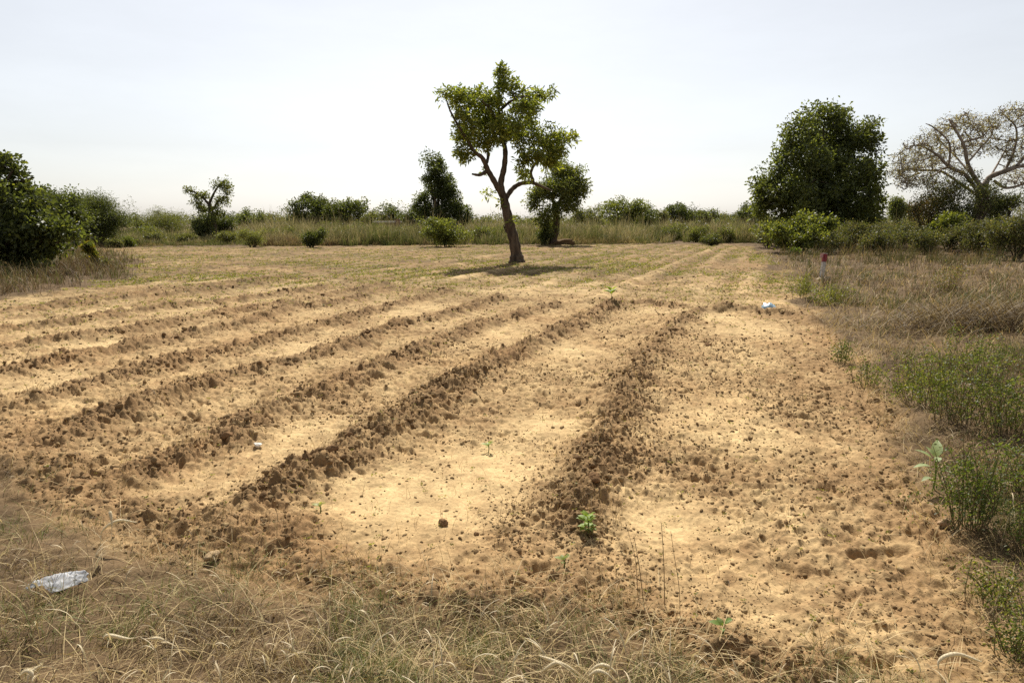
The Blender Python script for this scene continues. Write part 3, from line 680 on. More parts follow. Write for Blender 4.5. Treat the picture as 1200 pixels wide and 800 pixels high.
auto_tree('pale distant tree between the round dense pair and the spreading clump', 440, 247, 270, 36, 140, 16, GREYG + MIDG[:1], 90, 36, .4, .15, rad=.55)
auto_tree('spreading tree directly behind the low shed left of the tall narrow tree', 462, 237, 270, 32, 92, 17, DARKG + MIDG, 90, 40, .26, .11, rad=.36)
auto_tree('lower dark tree filling the gap beside the tall narrow tree', 484, 243, 270, 34, 86, 18, DARKG, 90, 40, .26, .11, rad=.36)
auto_tree('bright green tree behind the grass right of the lone tree', 729, 229, 270, 52, 70, 19, MIDG + YELG[:1], 150, 40, .24, .1, rad=.36, crumple=14)
auto_tree('darker low tree touching the right side of the bright green tree', 754, 239, 270, 28, 74, 20, DARKG + MIDG[:1], 70, 40, .24, .1, rad=.36)
auto_tree('greyish distant tree left of the bright green tree', 692, 241, 270, 40, 105, 21, GREYG + DARKG[:1], 90, 36, .32, .12, rad=.45)
auto_tree('pale low distant bush right of the bright green tree', 773, 249, 262, 18, 100, 22, GREYG, 60, 36, .3, .1, 'bush', 'bush', rad=.4)
auto_tree('largest dark distant tree at the left end of the far row', 797, 235, 270, 38, 170, 23, DARKG, 120, 40, .5, .22, rad=.7, group='far row of trees on the skyline')
for i, (px, pt, wp, Y, lab) in enumerate([(817, 246, 18, 190, 'second distant tree from the left in the far row on the skyline'), (831, 247, 16, 200, 'third distant tree from the left in the far row on the skyline'), (845, 251, 16, 230, 'small faint tree at the right end of the far row'), (858, 250, 14, 240, 'smallest faint skyline tree beside the dark round distant tree')]):
    auto_tree(lab, px, pt, 266, wp + 5, Y, 40 + i, DARKG + GREYG[:1], 70, 36, .55, .25, rad=.8, group='far row of trees on the skyline')
auto_tree('dark round distant tree half hidden by the big dense tree', 878, 238, 270, 40, 120, 24, DARKG, 110, 40, .38, .16, rad=.5)
auto_tree('feathery olive thicket of thorn bushes left of the crooked tree', 203, 244, 280, 76, 66, 25, GREYG + [(.12, .14, .05)], 260, 50, .16, .03, 'thorn_bush', 'bush', None, False, 14, .4)
auto_tree('dark low bush left of the olive thorn thicket', 168, 253, 276, 34, 64, 26, DARKG + GREYG, 110, 44, .16, .06, 'thorn_bush', 'bush', None, False, 10, .3)
# --- crooked tree with two crown lobes
def crooked_tree():
    Y = 52; b = at(250, 300, Y); b[2] = gz(b)[0]; q = lambda px, py, dy=0: pp(px, py, Y, dy); u = 1 / pxm(Y)
    B = lambda px, py, rx, ry, dy=0, w=None: (q(px, py, dy), np.array([rx * u, rx * u, ry * u]), w or rx * ry)
    limbs = [([b, q(251, 270), q(248, 250), q(245, 238)], .22, .14), ([q(245, 240), q(250, 228), q(256, 218), q(262, 212)], .10, .03), ([q(245, 240), q(238, 232), q(228, 225), q(218, 222)], .10, .03), ([q(248, 248), q(256, 236), q(266, 226)], .08, .02)]
    blobs = [B(262, 218, 13, 8), B(267, 226, 8, 9), B(256, 236, 8, 6), B(222, 224, 7, 5), B(234, 236, 7, 7), B(240, 228, 5, 4), B(230, 230, 6, 4), B(238, 247, 10, 8), B(254, 250, 12, 9), B(228, 240, 6, 5), B(262, 234, 7, 6)]
    plant('tree', 'crooked open tree with two crown lobes on the left skyline', 'tree', b, limbs, in_blobs(blobs, 150, .5), 24, .2, .17, .07, MIDG + YELG[2:] + [(.14, .13, .055)], rtwig=.03)
crooked_tree()
auto_tree('dark bush under the left side of the crooked tree', 239, 250, 280, 26, 51, 27, DARKG + GREYG[:1], 110, 40, .15, .06, 'bush', 'bush', None, False, 10, .24)
auto_tree('dark bush under the right side of the crooked tree', 266, 246, 276, 26, 54, 28, DARKG, 110, 40, .15, .06, 'bush', 'bush', None, False, 10, .24)
for i, (px, pt, wp, Y, cols, lab) in enumerate([(185, 272, 22, 47, GREYG, 'pale grey green low bush right of the thorn thicket foot'), (153, 281, 12, 41, MIDG, 'small fresh green bush near the left field corner'), (136, 282, 12, 40, GREYG, 'small dusty bush left of the small fresh green bush'), (270, 272, 26, 46, GREYG + YELG[:1], 'pale green low bush in front of the crooked tree'), (218, 273, 26, 48, GREYG, 'grey green low bush left of the crooked tree foot'), (833, 276, 22, 44.5, GREYG + DARKG, 'low dark bush at the far edge of the field right of centre'), (868, 268, 26, 50, GREYG, 'dusty green bush in the grass before the big dense tree')]):
    auto_tree(lab, px, pt, 292 if pt > 276 else 288, wp, Y, 60 + i, cols, 70, 40, .12, .04, 'bush', 'bush', None, False, 8, .16)

for i in range(16):
    r2 = np.random.RandomState(300 + i); Yb = 46 + 16 * r2.rand(); pxb = [175, 330, 405, 430, 470, 560, 585, 605, 700, 745, 770, 795, 815, 850, 870, 445][i]
    auto_tree('grey green shrub half hidden in the tall grass behind the field', pxb, 262 + 6 * r2.rand(), 286, 22 + 16 * r2.rand(), Yb, 320 + i, GREYG + MIDG + OLIVE, 80, 36, .13, .045, 'shrub', 'shrub', 'shrubs scattered in the tall grass', False, 10, .22, outw=.3)
# --- left side: thorn thicket and the broad leaved bush running out of the frame
auto_tree('large grey green thorn bush behind the dark broad leaved bush at left', 106, 226, 290, 94, 42, 29, GREYG[2:] + DARKG + DARKG, 900, 60, .11, .032, 'thorn_bush', 'bush', None, False, 16, .3, ragged=False)
auto_tree('dark leafy bush between the thorn bush and the broad leaved bush', 66, 214, 292, 76, 36, 30, DARKG, 640, 50, .16, .065, 'bush', 'bush', None, False, 18, .26, ragged=False)
def left_bush():
    Y = 21.5; b = at(-30, 330, Y); b[2] = gz(b)[0]; q = lambda px, py, dy=0: pp(px, py, Y, dy); u = 1 / pxm(Y)
    B = lambda px, py, rx, ry, dy=0, w=None: (q(px, py, dy), np.array([rx * u, rx * u, ry * u]), w or rx * ry)
    limbs = []
    for (x1, y1, x2, y2, dy) in [(-20, 260, 15, 200, 0), (-40, 250, -10, 190, .5), (0, 290, 55, 262, -.6), (-60, 260, -70, 210, 0), (5, 295, 80, 282, -.4), (-20, 270, 30, 235, .3), (-5, 230, 38, 208, .2)]:
        limbs.append(([b + [rng.randn() * .3, rng.randn() * .3, -.1], q(x1, y1, dy), q(x2, y2, dy)], .09, .02))
    blobs = [B(5, 190, 18, 9, .3), B(25, 202, 12, 7, .3), B(-15, 196, 25, 16, .5), B(10, 232, 34, 18, 0), B(35, 245, 22, 15, -.3), B(30, 270, 30, 18, -.6), B(60, 266, 20, 11, -.6), B(80, 272, 12, 7, -.6), B(0, 280, 40, 25, -.4), B(-40, 250, 60, 50, .5), B(-90, 250, 50, 45, .5), B(50, 290, 22, 14, -.2), B(20, 300, 30, 14, .1)]
    root = plant('broadleaf_bush', 'huge dark broad leaved bush running out of the left edge', 'bush', b, limbs, in_blobs(blobs, 900, .5), 40, .18, .15, .08, DARKG + DARKG + DARKG + MIDG[2:] + YELG[:1], rtwig=.02, parts=('stems', 'foliage'))
left_bush()
def small_sprout():
    b = gp(110, 314); b[2] = gz(b)[0]; Y = b[1]; q = lambda px, py: pp(px, py, Y); u = 1 / pxm(Y)
    B = lambda px, py, rx, ry: (q(px, py), np.array([rx * u, rx * u, ry * u]), rx * ry)
    plant('sapling', 'small yellow green sapling with two leaf clumps at the left field edge', 'sapling', b, [([b, q(110, 302), q(106, 290)], .03, .015), ([b, q(114, 305)], .02, .01)], in_blobs([B(104, 291, 6, 6), B(112, 304, 5, 7), B(108, 297, 4, 4)], 50, .6), 16, .06, .12, .06, YELG + MIDG[:1] + [(.22, .16, .03)], rtwig=.008, parts=('stem', 'foliage'))
small_sprout()
auto_tree('tiny dark tuft bush right of the yellow green sapling', 124, 304, 313, 9, 22.8, 72, DARKG + GREYG, 30, 24, .07, .03, 'bush', 'bush', None, False, 6, .06)

DULL = [(.10, .10, .05), (.12, .115, .06), (.085, .09, .042), (.14, .12, .07)]
# --- right side
def big_tree():
    Y = 44; b = at(962, 300, Y); b[2] = 0; q = lambda px, py, dy=0: pp(px, py, Y, dy); u = 1 / pxm(Y)
    B = lambda px, py, rx, ry, dy=0, w=None: (q(px, py, dy), np.array([rx * u, rx * u, ry * u]), w or rx * ry)
    limbs = [([b, q(962, 270), q(962, 245)], .45, .35)]
    for (x, y, dy) in [(940, 190, -1), (985, 180, 1), (965, 150, 0), (910, 235, -.5), (1010, 220, .5), (960, 200, 2.5), (955, 210, -2.5), (1010, 160, 0)]:
        limbs.append(([q(962, 250), (q(962, 240) + q(x, y, dy)) / 2 + [0, 0, .3], q(x, y, dy)], .18, .04))
    blobs = [B(965, 135, 20, 11), B(945, 140, 14, 10, -.5), B(988, 140, 14, 10, .4), B(1015, 150, 14, 12, .2), B(1024, 168, 10, 12), B(935, 158, 18, 12, -.8), B(965, 160, 28, 18, 1), B(1000, 170, 24, 16), B(923, 178, 12, 12, -.4), B(945, 190, 28, 22, -1.5), B(985, 200, 34, 24, -1.2), B(1018, 205, 16, 18, 0), B(905, 205, 16, 12, -.5), B(893, 222, 12, 12), B(915, 228, 26, 18, -1), B(895, 243, 14, 14, -.2), B(950, 232, 36, 20, -2), B(995, 238, 34, 20, -1.5), B(1022, 240, 14, 18, 0), B(960, 215, 50, 40, 1.5, 1300), B(965, 255, 60, 10, -.5), B(1005, 258, 28, 9, 0), B(930, 262, 30, 8, -.3)]
    plant('dense_tree', 'biggest dark dense tree behind the bushes right of centre', 'tree', b, limbs, in_blobs(blobs, 760, .36), 56, .36, .23, .105, DARKG + MIDG + MIDG, rtwig=.03, tone=.45)
big_tree()
def bare_tree():
    Y = 40; b = at(1150, 300, Y); b[2] = gz(b)[0]; q = lambda px, py, dy=0: pp(px, py, Y, dy); u = 1 / pxm(Y)
    B = lambda px, py, rx, ry, dy=0, w=None: (q(px, py, dy), np.array([rx * u, rx * u, ry * u]), w or rx * ry)
    limbs = [([b, q(1146, 262), q(1149, 240), q(1152, 218)], .62, .42),
             ([q(1152, 222), q(1140, 205), q(1133, 192, -.5), q(1128, 170, -.8), q(1122, 150, -1), q(1112, 140, -1.2)], .28, .04),
             ([q(1150, 230), q(1128, 212, -.4), q(1112, 195, -.9), q(1098, 182, -1), q(1080, 170, -1.2), q(1062, 172, -1.4)], .24, .03),
             ([q(1150, 232), q(1125, 216, .5), q(1100, 205, .8), q(1078, 198, 1), q(1058, 200, 1.1), q(1046, 208, 1.2)], .18, .025),
             ([q(1153, 218), q(1162, 208), q(1178, 200, -.5), q(1192, 194, -.8), q(1215, 188, -1), q(1250, 180, -1)], .34, .08),
             ([q(1178, 200, -.5), q(1192, 175, -.2), q(1190, 150, .2), q(1176, 134, .4)], .16, .03),
             ([q(1192, 194, -.8), q(1215, 165, -.6), q(1225, 140, -.6), q(1235, 120, -.4)], .18, .03),
             ([q(1133, 192, -.5), q(1150, 172, 0), q(1160, 155, .4), q(1158, 138, .8)], .13, .025),
             ([q(1112, 195, -.9), q(1108, 170, -1.6), q(1095, 150, -2), q(1085, 145, -2)], .12, .025),
             ([q(1165, 212, .2), q(1180, 222, .3), q(1200, 212, .3), q(1240, 205, 0)], .18, .05),
             ([q(1138, 204, .5), q(1120, 185, 1.8), q(1105, 165, 2.4), q(1095, 152, 2.5)], .13, .025),
             ([q(1160, 208, .5), q(1175, 185, 2), q(1185, 160, 2.4)], .13, .025),
             ([q(1098, 182, -1), q(1085, 186, -1.4), q(1068, 190, -1.6), q(1050, 196, -1.8)], .08, .02)]
    blobs = [B(1060, 190, 16, 16, 0), B(1062, 210, 14, 10, .5), B(1075, 175, 18, 14, -1), B(1095, 160, 20, 14, -1), B(1115, 148, 20, 12, 0), B(1130, 140, 16, 9, .5), B(1145, 150, 20, 14, -.6), B(1165, 145, 20, 14, .5), B(1185, 132, 18, 11, 0), B(1215, 135, 30, 18, 0), B(1100, 182, 25, 16, 1), B(1140, 170, 25, 16, .4), B(1175, 170, 20, 16, 0), B(1215, 170, 28, 22, 0), B(1090, 212, 22, 9, -.3), B(1120, 200, 20, 10, -.6), B(1240, 165, 30, 40, 0), B(1186, 185, 14, 8, -.6), B(1072, 214, 22, 10, -.4), B(1104, 222, 24, 10, -.8), B(1205, 205, 34, 16, .4), B(1055, 200, 14, 12, -.6), B(1080, 195, 22, 14, .2)]
    limbs = [([p + (rng.randn(3) * .09 if 0 < i < len(P) - 1 and k else 0) for i, p in enumerate(P)], r0 * .5, r1 * .7) for k, (P, r0, r1) in enumerate(limbs)]
    tips = [(in_blobs(blobs, 90, .7), .14), (in_blobs(blobs, 520, .6), .08), (in_blobs(blobs, 4300, .5), .046)]
    plant('spreading_tree', 'nearly leafless tree with thick pale spreading branches at the right edge', 'tree', b, limbs, tips, 5, .14, .085, .042, [(.20, .17, .09), (.24, .19, .11), (.14, .145, .065), (.26, .21, .13)], wood=M_PALEBARK, rtwig=.045, wig=.26, sides=4)
    # greener suckers and shrubs at its foot
    for i, (px, pt, pb, wp, Yd, cols, lab) in enumerate([(1128, 204, 272, 72, 38.6, GREYG + DARKG, 'dark tangled bush wrapped round the trunk of the nearly leafless tree'), (1166, 212, 266, 46, 39.2, DARKG + GREYG, 'dark bush growing against the right side of the leafless tree trunk'), (1085, 216, 270, 54, 40, GREYG + BROWN, 'brownish low bush under the left branches of the leafless tree')]):
        auto_tree(lab, px, pt, pb, wp, Yd, 80 + i, cols, 260, 30, .11, .05, 'bush', 'bush', None, False, 14, .26)
bare_tree()
for i, (px, pt, pb, wp, Y, cols, nt_, lab) in enumerate([
    (938, 254, 298, 74, 33, YELG + MIDG + DARKG, 300, 'bright yellow green bush in front of the big dense tree'),
    (995, 262, 292, 44, 35, DULL + DARKG[:1], 150, 'dusty olive bush right of the bright yellow green bush'),
    (1052, 258, 290, 62, 36, DULL + DARKG[:1], 200, 'pale olive bush left of the bright shoots under the leafless tree'),
    (1112, 252, 286, 40, 35, YELG[2:] + MIDG + YELG[:1], 130, 'bright green shoots in front of the leafless tree trunk'),
    (1150, 262, 296, 50, 31, DULL + DARKG[:1], 190, 'grey green bush before the leafless tree right of the bright shoots'),
    (1192, 246, 306, 60, 27, DULL + DARKG[:1], 260, 'taller green bush at the right edge of the view'),
    (1085, 268, 296, 40, 32, DULL + DARKG[:1], 120, 'low dusty bush in front of the pale olive bush'),
    (1030, 272, 296, 36, 31, DULL + DARKG[:1], 110, 'low brown green bush behind the leaning post'),
    (900, 268, 292, 30, 39, DULL + DARKG[:1], 90, 'low olive bush at the left foot of the big dense tree'),
    (1015, 268, 286, 60, 40, DULL + DARKG[:1], 170, 'wide low dusty bush behind the brown green one'),
    (1075, 262, 288, 60, 39, DULL + DARKG[:1], 190, 'wide olive bush behind the pale olive bush'),
    (1135, 266, 300, 54, 34, DULL + DARKG[:1], 190, 'wide brownish bush between the bright shoots and the grey green bush'),
    (1172, 256, 292, 50, 36, DULL + DARKG[:1], 190, 'olive bush behind the taller bush at the right edge'),
    (966, 272, 296, 40, 34, DULL + DARKG[:1], 130, 'dusty green bush joined to the right side of the bright yellow green bush')]):
    auto_tree(lab, px, pt, pb, wp, Y, 90 + i, cols, int(nt_ * (.95 if i in (0, 3) else 1.25)), 30, .16 if i in (0, 3) else .10, .075 if i in (0, 3) else .04, 'bush', 'bush', None, False, 24, .2, fill=.12, upw=.5, outw=.3)
auto_tree('mid green tree in the gap between the big dense tree and the leafless tree', 1046, 232, 264, 26, 62, 33, MIDG + GREYG[:1], 90, 40, .2, .09, rad=.32)
auto_tree('thin pale tree just right of the mid green gap tree', 1066, 238, 264, 20, 66, 34, GREYG, 50, 30, .2, .07, rad=.3)
auto_tree('bright low sprout at the foot of the yellow green bush', 931, 291, 299, 12, 31.5, 35, [(.22, .28, .05), (.18, .24, .05)], 30, 26, .08, .04, 'sprout', 'plant', None, False, 6, .08)

# --- low woodland closing the horizon all round the view
def far_woodland():
    Vs = []; Ts = []; Cs = []; n0 = 0
    for Y, n, h0, h1, cols in ((150, 420, 1.6, 3.6, GREYG + DARKG), (230, 520, 2.2, 5.0, GREYG)):
        a = (rng.rand(n) * 2 - 1) * R(48); d = Y * (1 + .3 * rng.rand(n)); x = d * np.sin(a); y = d * np.cos(a)
        k = pn(x, y, .03, 140) + .3 * rng.randn(n) > -.25; x, y = x[k], y[k]; n = len(x)
        h = (h0 + (h1 - h0) * rng.rand(n) ** 2); tips = np.repeat(np.stack([x, y, h * .5], 1), 5, 0) + rng.randn(n * 5, 3) * np.repeat(h, 5)[:, None] * np.array([.55, .5, .17])
        v, t, c = clumps(tips, 26, .5 * h.mean() * .5, .5, .25, cols, None); Vs.append(v); Ts.append(t + n0); Cs.append(c); n0 += len(v)
    tag(obj('far_woodland', fast_mesh('far_woodland', np.vstack(Vs), None, np.vstack(Ts), np.vstack(Cs), M_LEAF)), kind='stuff')
far_woodland()

# --- herbs on the right verge
def herb(label, px, py, hpx, wpx, cols, seed, K=14, leaf=.022, n=70):
    b = ground_at(px, py); Y = b[1]; u = 1 / pxm(Y * 1.02); H = hpx * u; Wd = wpx * u; s = np.random.RandomState(seed)
    limbs = []; tips = []
    for i in range(max(8, n // 4)):
        a = s.rand() * 6.28; r = Wd * .5 * s.rand() ** .5; h = H * (.55 + .5 * s.rand()); st = b + [math.cos(a) * r * .5, math.sin(a) * r * .5, -.02]
        tp = b + np.array([math.cos(a) * r, math.sin(a) * r, h]); limbs.append(([st, (st + tp) / 2 + s.randn(3) * .03, tp + s.randn(3) * .03], .0028, .001))
        for k in range(6): t = .3 + .7 * s.rand(); tips.append(st + (tp - st) * t + s.randn(3) * .25 * H * np.array([.5, .5, .3]))
    return plant('herb', label, 'herb', b, limbs, np.array(tips), K, .034 * max(1, Y / 6), leaf * .75, leaf * .32, cols, 'green herbs on the verge', rtwig=.0018, parts=('stems', 'foliage'), wood=M_STEM)
HG = [(.085, .115, .03), (.11, .14, .035), (.07, .09, .025)]
for args in [('bright green feathery herb at the left of the verge thicket', 1080, 478, 66, 70, HG + YELG, 1, 16, .03, 100), ('mid green herb clump standing upright in the right verge thicket', 1118, 505, 90, 90, HG + OLIVE, 2, 14, .03, 120),
             ('green herb at the right frame edge above the large herb', 1175, 520, 80, 80, HG + OLIVE, 3, 14, .03, 110), ('large bushy herb nearest the lower right field edge', 1132, 632, 110, 66, HG, 4, 16, .024, 130),
             ('dark green herb in the far right bottom corner', 1210, 660, 70, 60, HG, 5, 14, .022, 60), ('tiny green herb on the field edge below the blue plastic bag', 985, 425, 26, 30, HG, 6, 12, .03, 40),
             ('pale green tufted herb left of the leaning post', 935, 352, 26, 40, YELG + OLIVE, 7, 14, .05, 60), ('olive tufted herb below the leaning post', 970, 360, 26, 46, YELG + OLIVE, 8, 14, .05, 60),
             ('brownish upright herb in the right verge grass', 1110, 345, 36, 34, BROWN + OLIVE, 9, 12, .05, 60), ('olive herb right of the large bushy herb', 1185, 590, 70, 70, OLIVE + HG, 10, 12, .024, 70),
             ('dull green herb at the upper right of the verge thicket', 1150, 450, 60, 90, OLIVE + HG, 11, 12, .034, 90), ('short olive herb in the bottom right corner', 1185, 770, 60, 60, OLIVE + HG, 13, 12, .02, 50), ('straggling yellowish herb between the large bushy herb and the bottom right corner', 1165, 712, 50, 60, OLIVE + YELG + HG, 14, 12, .022, 50),
             ('sparse olive herb along the field edge above the thicket', 1015, 455, 40, 46, OLIVE + HG, 12, 10, .03, 50)]:
    herb(*args)
# bigger leaved seedlings
def shaped_leaf(base, d, L, Wd, droop=.25, seed=0):
    d = np.asarray(d, float); d /= np.linalg.norm(d); s = np.cross(d, [0, 0, 1]); s /= np.linalg.norm(s); nn = np.cross(s, d); V = []; n = 7
    for i in range(n):
        t = i / (n - 1); wv = Wd * .5 * math.sin(math.pi * min(1, (t * .96 + .02)) ** .8) ; c = base + d * L * t + nn * (-droop * L * t * t)
        V += [c - s * wv + nn * wv * .3, c, c + s * wv + nn * wv * .3]
    Q = []
    for i in range(n - 1):
        for k in (0, 1): Q.append([i * 3 + k, i * 3 + k + 1, i * 3 + k + 4, i * 3 + k + 3])
    return np.array(V), np.array(Q)
def seedling(label, px, py, hpx, specs, col, Lf, group=None, wide=.8):
    b = ground_at(px, py); u = 1 / pxm(math.hypot(b[1], 1.6) * .97); H = hpx * u; root = thing('seedling', label, 'seedling', b, group)
    v, q = tube(spline([[0, 0, -.02], [.006, 0, H * .5], [0, 0, H]], 4), np.full(9, .0035) * max(1, H / .12), 6); obj('stem', fast_mesh('stem', v, q, None, np.tile(np.array([.16, .2, .06]), (len(v), 1)), M_LEAF, True), root)
    for i, (az, el, f, zf) in enumerate(specs):
        d = [math.cos(R(az)) * math.cos(R(el)), math.sin(R(az)) * math.cos(R(el)), math.sin(R(el))]
        v, q = shaped_leaf(np.array([0, 0, H * zf]) + np.array(d) * Lf * .35, d, Lf * f, Lf * f * wide, .3)
        c = np.tile(np.array(col) * (.85 + .3 * random.random()), (len(v), 1)); obj('leaf', fast_mesh('leaf', v, q, None, c, M_LEAF, True), root)
sp = [(a + random.random() * 25, 25 + random.random() * 30, .7 + .5 * random.random(), .45 + .55 * random.random()) for a in range(0, 360, 26)]
seedling('bright green rounded leaf seedling beside the near end of the right ridge', 688, 633, 22, sp + [(a + 13, 8 + random.random() * 20, .9, .35) for a in range(0, 360, 40)], (.22, .30, .05), .040)
seedling('tiny pale green seedling below the bright rounded leaf seedling', 660, 672, 12, sp[::3], (.22, .27, .07), .03)
seedling('small green seedling at the near edge right of bottom centre', 845, 757, 14, sp[::3], (.13, .2, .04), .035)
seedling('tiny yellowish seedling at the left rim of the pale sand', 375, 604, 10, sp[::3], (.25, .27, .07), .035)
seedling('tiny green seedling on the sand near the middle of the near plots', 572, 527, 10, sp[::3], (.2, .27, .06), .04)
seedling('small bright green seedling at the far end of the tallest ridge', 716, 361, 9, sp, (.24, .3, .05), .12)
seedling('pale big leaved seedling leaning over the verge beside the large herb', 1092, 585, 34, [(178, 12, 1.1, .8), (150, 38, 1.1, 1), (50, 20, .9, .9), (60, 55, 1.4, 1), (200, 5, .8, .45), (300, 20, .7, .7), (120, 60, .8, 1)], (.34, .42, .22), .085, None, .5)

# dead stalks standing in front of the right plot
def stalk(label, pts, r=.0022):
    b = ground_at(*pts[0]); Y = b[1]; P = [b - [0, 0, .02]] + [at(px, py, Y + dy) for px, py, dy in pts_y(pts[1:])]
    v, q = tube(spline(P, 5), np.linspace(r, r * .5, (len(P) - 1) * 5 + 1), 5)
    v2 = v - b; o = obj('grass_stalk', fast_mesh('grass_stalk', v2, q, None, np.tile(np.array([.25, .18, .10]), (len(v), 1)), M_GRASS, True), None, b); tag(o, label, 'grass stalk', 'dead stalks at the near field edge')
def pts_y(l): return [(a, b, .02 * i) for i, (a, b) in enumerate(l)]
stalk('leftmost of the dead stalks standing before the right plot', [(755, 712), (750, 670), (743, 628)])
stalk('second dead stalk with a slight kink before the right plot', [(748, 700), (745, 660), (741, 640), (733, 612)], .0015)
stalk('straightest and tallest dead stalk before the right plot', [(779, 710), (778, 660), (775, 612)])
stalk('bent dead stalk beside the tallest one before the right plot', [(797, 730), (796, 690), (790, 650), (786, 622)], .0016)
def seed_head(label, arcs):
    b = ground_at(*arcs[0][0]); b[1] *= .95; b[2] = gz(b)[0]; root = thing('seed_head', label, 'grass seed head', b, 'arching seed heads in the foreground grass')
    for k, arc in enumerate(arcs):
        P = np.array([at(px, py, b[1] * (1 - .02 * k) + .012 * i) for i, (px, py) in enumerate(arc)]); S = spline(P, 6)
        foot = P[0] * np.array([1, 1, 0]) + np.array([0, .01, 0]); foot[2] = gz(foot)[0] - .01
        v0, q0 = tube(np.linspace(foot, P[0], 4), np.full(4, .0011), 5)
        t = np.linspace(0, 1, len(S)); rad = .0011 + .0062 * np.clip(np.sin(np.pi * np.clip((t - .2) / .85, 0, 1)), 0, 1)
        v, q = tube(S, rad, 6); m0 = len(v0); n0 = len(v); c = np.tile(np.array([.72, .63, .45]), (n0 + m0, 1))
        i = rng.randint(int(len(S) * .4), len(S), 130)
        hv, hq, hc = blades(S[i], np.full(130, .013), np.full(130, .0009), .2 + 1.3 * rng.rand(130), rng.rand(130) * 6.28, mixc(130, [(.74, .66, .5)], .1), mixc(130, [(.78, .7, .55)], .1), 2)
        obj('spike', fast_mesh('spike', np.vstack([v0, v, hv]) - b, np.vstack([q0, q + m0, hq + n0 + m0]), None, np.vstack([c, hc]), M_GRASS, True), root)
seed_head('pair of thick pale seed heads curving up in the bottom left corner', [[(33, 808), (33, 795), (40, 785), (50, 778)], [(37, 808), (38, 790), (32, 786), (24, 791)]])
seed_head('long pale seed head sweeping left at bottom centre', [[(690, 800), (668, 782), (648, 774), (632, 768)], [(680, 795), (655, 777), (645, 780), (636, 786)]])
seed_head('triple arching pale seed head at the bottom right of centre', [[(735, 806), (718, 784), (704, 779), (690, 787)], [(730, 806), (712, 790), (700, 786), (690, 792)]])
seed_head('pale seed head arching over the soil at left', [[(118, 640), (120, 622), (138, 610), (160, 612)], [(131, 630), (131, 612), (129, 600), (131, 606)]])
seed_head('pale seed head arching right of the crumpled plastic wrapper', [[(170, 748), (176, 748), (186, 748), (196, 752)], [(165, 745), (150, 748), (128, 744), (122, 748)]])
seed_head('pale seed head drooping over the soil at lower right', [[(1105, 800), (1100, 775), (1120, 766), (1150, 775)]])

# ------------------------------------------------------------------ small man-made things
def simple_mat(name, col, rough=.6, bump=0, scale=20, trans=0):
    m, N, L, p = new_mat(name); nz = N.new('ShaderNodeTexNoise'); nz.inputs['Scale'].default_value = scale; nz.inputs['Detail'].default_value = 5
    tc = N.new('ShaderNodeTexCoord'); L.new(tc.outputs['Object'], nz.inputs['Vector'])
    cr = N.new('ShaderNodeValToRGB'); cr.color_ramp.elements[0].color = (*[c * .72 for c in col], 1); cr.color_ramp.elements[1].color = (*[min(1, c * 1.12) for c in col], 1)
    cr.color_ramp.elements[0].position = .3; cr.color_ramp.elements[1].position = .6
    L.new(nz.outputs['Fac'], cr.inputs[0]); L.new(cr.outputs[0], p.inputs['Base Color']); p.inputs['Roughness'].default_value = rough
    if trans:
        t = N.new('ShaderNodeBsdfTranslucent'); mx = N.new('ShaderNodeMixShader'); mx.inputs[0].default_value = trans; L.new(cr.outputs[0], t.inputs[0]); L.new(p.outputs[0], mx.inputs[1]); L.new(t.outputs[0], mx.inputs[2]); L.new(mx.outputs[0], N['Material Output'].inputs[0])
    return m
import bmesh
def block(name, w_, d_, h_, mat, parent, z0=0, taper=1., bev=.012, off=(0, 0)):
    bm = bmesh.new(); bmesh.ops.create_cube(bm, size=1)
    for v in bm.verts:
        k = taper if v.co.z > 0 else 1; v.co.x = v.co.x * w_ * k + off[0]; v.co.y = v.co.y * d_ * k + off[1]; v.co.z = z0 + (v.co.z + .5) * h_
    bmesh.ops.bevel(bm, geom=bm.edges[:], offset=bev, segments=2, affect='EDGES')
    me = bpy.data.meshes.new(name); bm.to_mesh(me); bm.free(); me.materials.append(mat); return obj(name, me, parent)
b = ground_at(962, 328); b[2] -= .06
post = thing('marker_post', 'leaning pale post with dark red painted top in the dry grass', 'marker post', b)
M_CONC = simple_mat('weathered_concrete', (.50, .46, .41), .9); M_RED = simple_mat('red_paint', (.22, .02, .025), .6); M_PINK = simple_mat('sunlit_red_paint', (.55, .30, .26), .7)
block('pole', .095, .095, .50, M_CONC, post); block('painted_top', .100, .100, .22, M_RED, post, .50); block('cap', .092, .092, .018, M_CONC, post, .718, 1, .004)
block('sunlit_flap', .09, .02, .12, M_PINK, post, .60, 1, .004, (-.096, .0))  # pink flap: sunlit left side of the red top, put into the colour
post.rotation_euler = (R(-6), R(10), R(12))
clod(959, 329.5, 7, 'pale stone at the left of the leaning post foot', 51, 'stone', 'stone', col=(.5, .4, .27), group=None)
clod(970, 329, 8, 'pale stone at the right of the leaning post foot', 52, 'stone', 'stone', col=(.48, .38, .27), group=None)

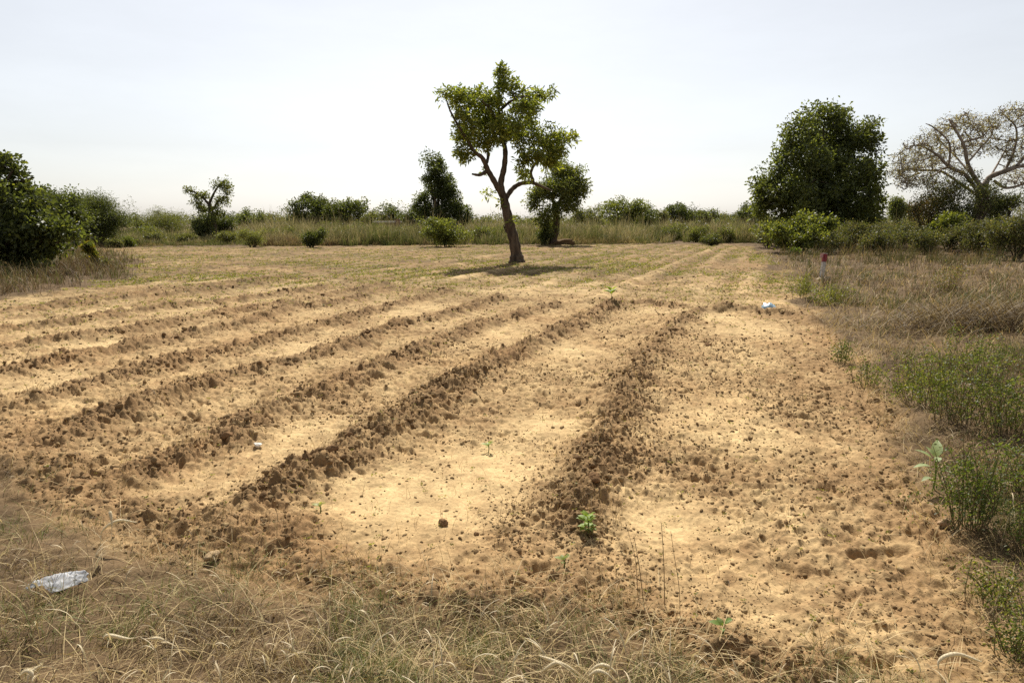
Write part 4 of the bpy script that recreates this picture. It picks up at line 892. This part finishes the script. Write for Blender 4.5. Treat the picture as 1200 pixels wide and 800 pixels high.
def crumple(name, label, cat, px, py, wpx, dims, mat, seed, rot=0, lift=0.):
    p = ground_at(px, py); s = wpx / 2 / pxm(math.hypot(p[1], 1.6)); W, T = ICO3; V = W.copy(); r = np.random.RandomState(seed)
    import mathutils
    for f, am in ((1.2, .22), (3.1, .2), (7.5, .16)):
        k = r.randn(3, 3) * f; ph = r.rand(3) * 6; V = V * (1 + am * np.abs(np.sin(W @ k.T + ph)).sum(1)[:, None] - am)
    V = V * np.array(dims) * s; V[:, 2] = np.maximum(V[:, 2], -.25 * s * dims[2])
    c, sn = math.cos(rot), math.sin(rot); V = np.stack([V[:, 0] * c - V[:, 1] * sn, V[:, 0] * sn + V[:, 1] * c, V[:, 2]], 1)
    o = obj(name, fast_mesh(name, V, None, T, None, mat, False), None, p + [0, 0, .25 * s * dims[2] + lift]); tag(o, label, cat)
crumple('plastic_bag', 'crumpled light blue plastic bag lying at the far edge of the right plot', 'plastic bag', 901, 362, 10.5, (1, .9, .85), simple_mat('blue_plastic', (.50, .68, .80), .35, scale=9, trans=.3), 8)
def wrapper():
    p = ground_at(70, 700); nu, nv = 40, 18; uu, vv = np.meshgrid(np.linspace(-1, 1, nu), np.linspace(-1, 1, nv))
    k = 56 / 2 / pxm(math.hypot(p[1], 1.6)); wv = .46 * (1 - .72 * np.abs(uu) ** 1.7)
    X = uu * (1 + .04 * np.sin(vv * 5)); Y = vv * wv; f = np.abs(pn(X, Y, 2.6, 5)) * .16 + np.abs(pn(X, Y, 6, 6)) * .10 + .05 * pn(X, Y, 11, 7)
    Z = f * .45 + .05 * (1 - vv ** 2) * (1 - .6 * uu ** 2) + .16 * vv + .12
    a = R(33); V = np.stack([X * math.cos(a) - Y * math.sin(a), X * math.sin(a) + Y * math.cos(a), Z], -1).reshape(-1, 3) * k
    r = np.arange(nv - 1)[:, None] * nu; i = np.arange(nu - 1)[None]; q = np.stack([r + i, r + i + 1, r + nu + i + 1, r + nu + i], -1).reshape(-1, 4)
    o = obj('plastic_wrapper', fast_mesh('plastic_wrapper', V, q, None, None, simple_mat('silvery_plastic', (.50, .51, .53), .55, scale=14, trans=.35)), None, p)
    md = o.modifiers.new('film', 'SOLIDIFY'); md.thickness = .001
    tag(o, 'flattened silvery plastic wrapper lying in the dry grass lower left', 'wrapper')
wrapper()

# low shed beyond the tall grass
Y = 62; c = at(454, 262, Y); c[2] = 0
shed = thing('shed', 'low shed with pale flat roof half hidden beyond the tall grass', 'shed', c)
u = 1 / pxm(Y); zr = at(454, 259.5, Y)[2]
M_MUD = simple_mat('mud_wall', (.30, .17, .11), .9, scale=6); M_ROOF = simple_mat('roof_sheet', (.62, .54, .47), .5, scale=4)
block('wall', 24 * u, 2.2, zr - .1, M_MUD, shed, 0, 1, .03); rf = block('roof', 28 * u, 2.6, .13, M_ROOF, shed, zr - .1, 1, .01); block('pillar', .35, .35, zr + .22, M_MUD, shed, 0, 1, .02, (14.5 * u, -1.2))

if HAZE:
    bm = bmesh.new(); bmesh.ops.create_cube(bm, size=1); me = bpy.data.meshes.new('haze')
    for v in bm.verts: v.co = (v.co.x * 1000, v.co.y * 1000, v.co.z * 20 + 9.0)
    bm.to_mesh(me); bm.free(); mh = bpy.data.materials.new('haze'); mh.use_nodes = True; nd = mh.node_tree.nodes
    nd.remove(nd['Principled BSDF']); pv = nd.new('ShaderNodeVolumePrincipled'); pv.inputs['Density'].default_value = .00014; pv.inputs['Color'].default_value = (.86, .91, .97, 1); pv.inputs['Anisotropy'].default_value = .35
    mh.node_tree.links.new(pv.outputs[0], nd['Material Output'].inputs['Volume']); me.materials.append(mh)
    tag(obj('haze', me), kind='stuff')
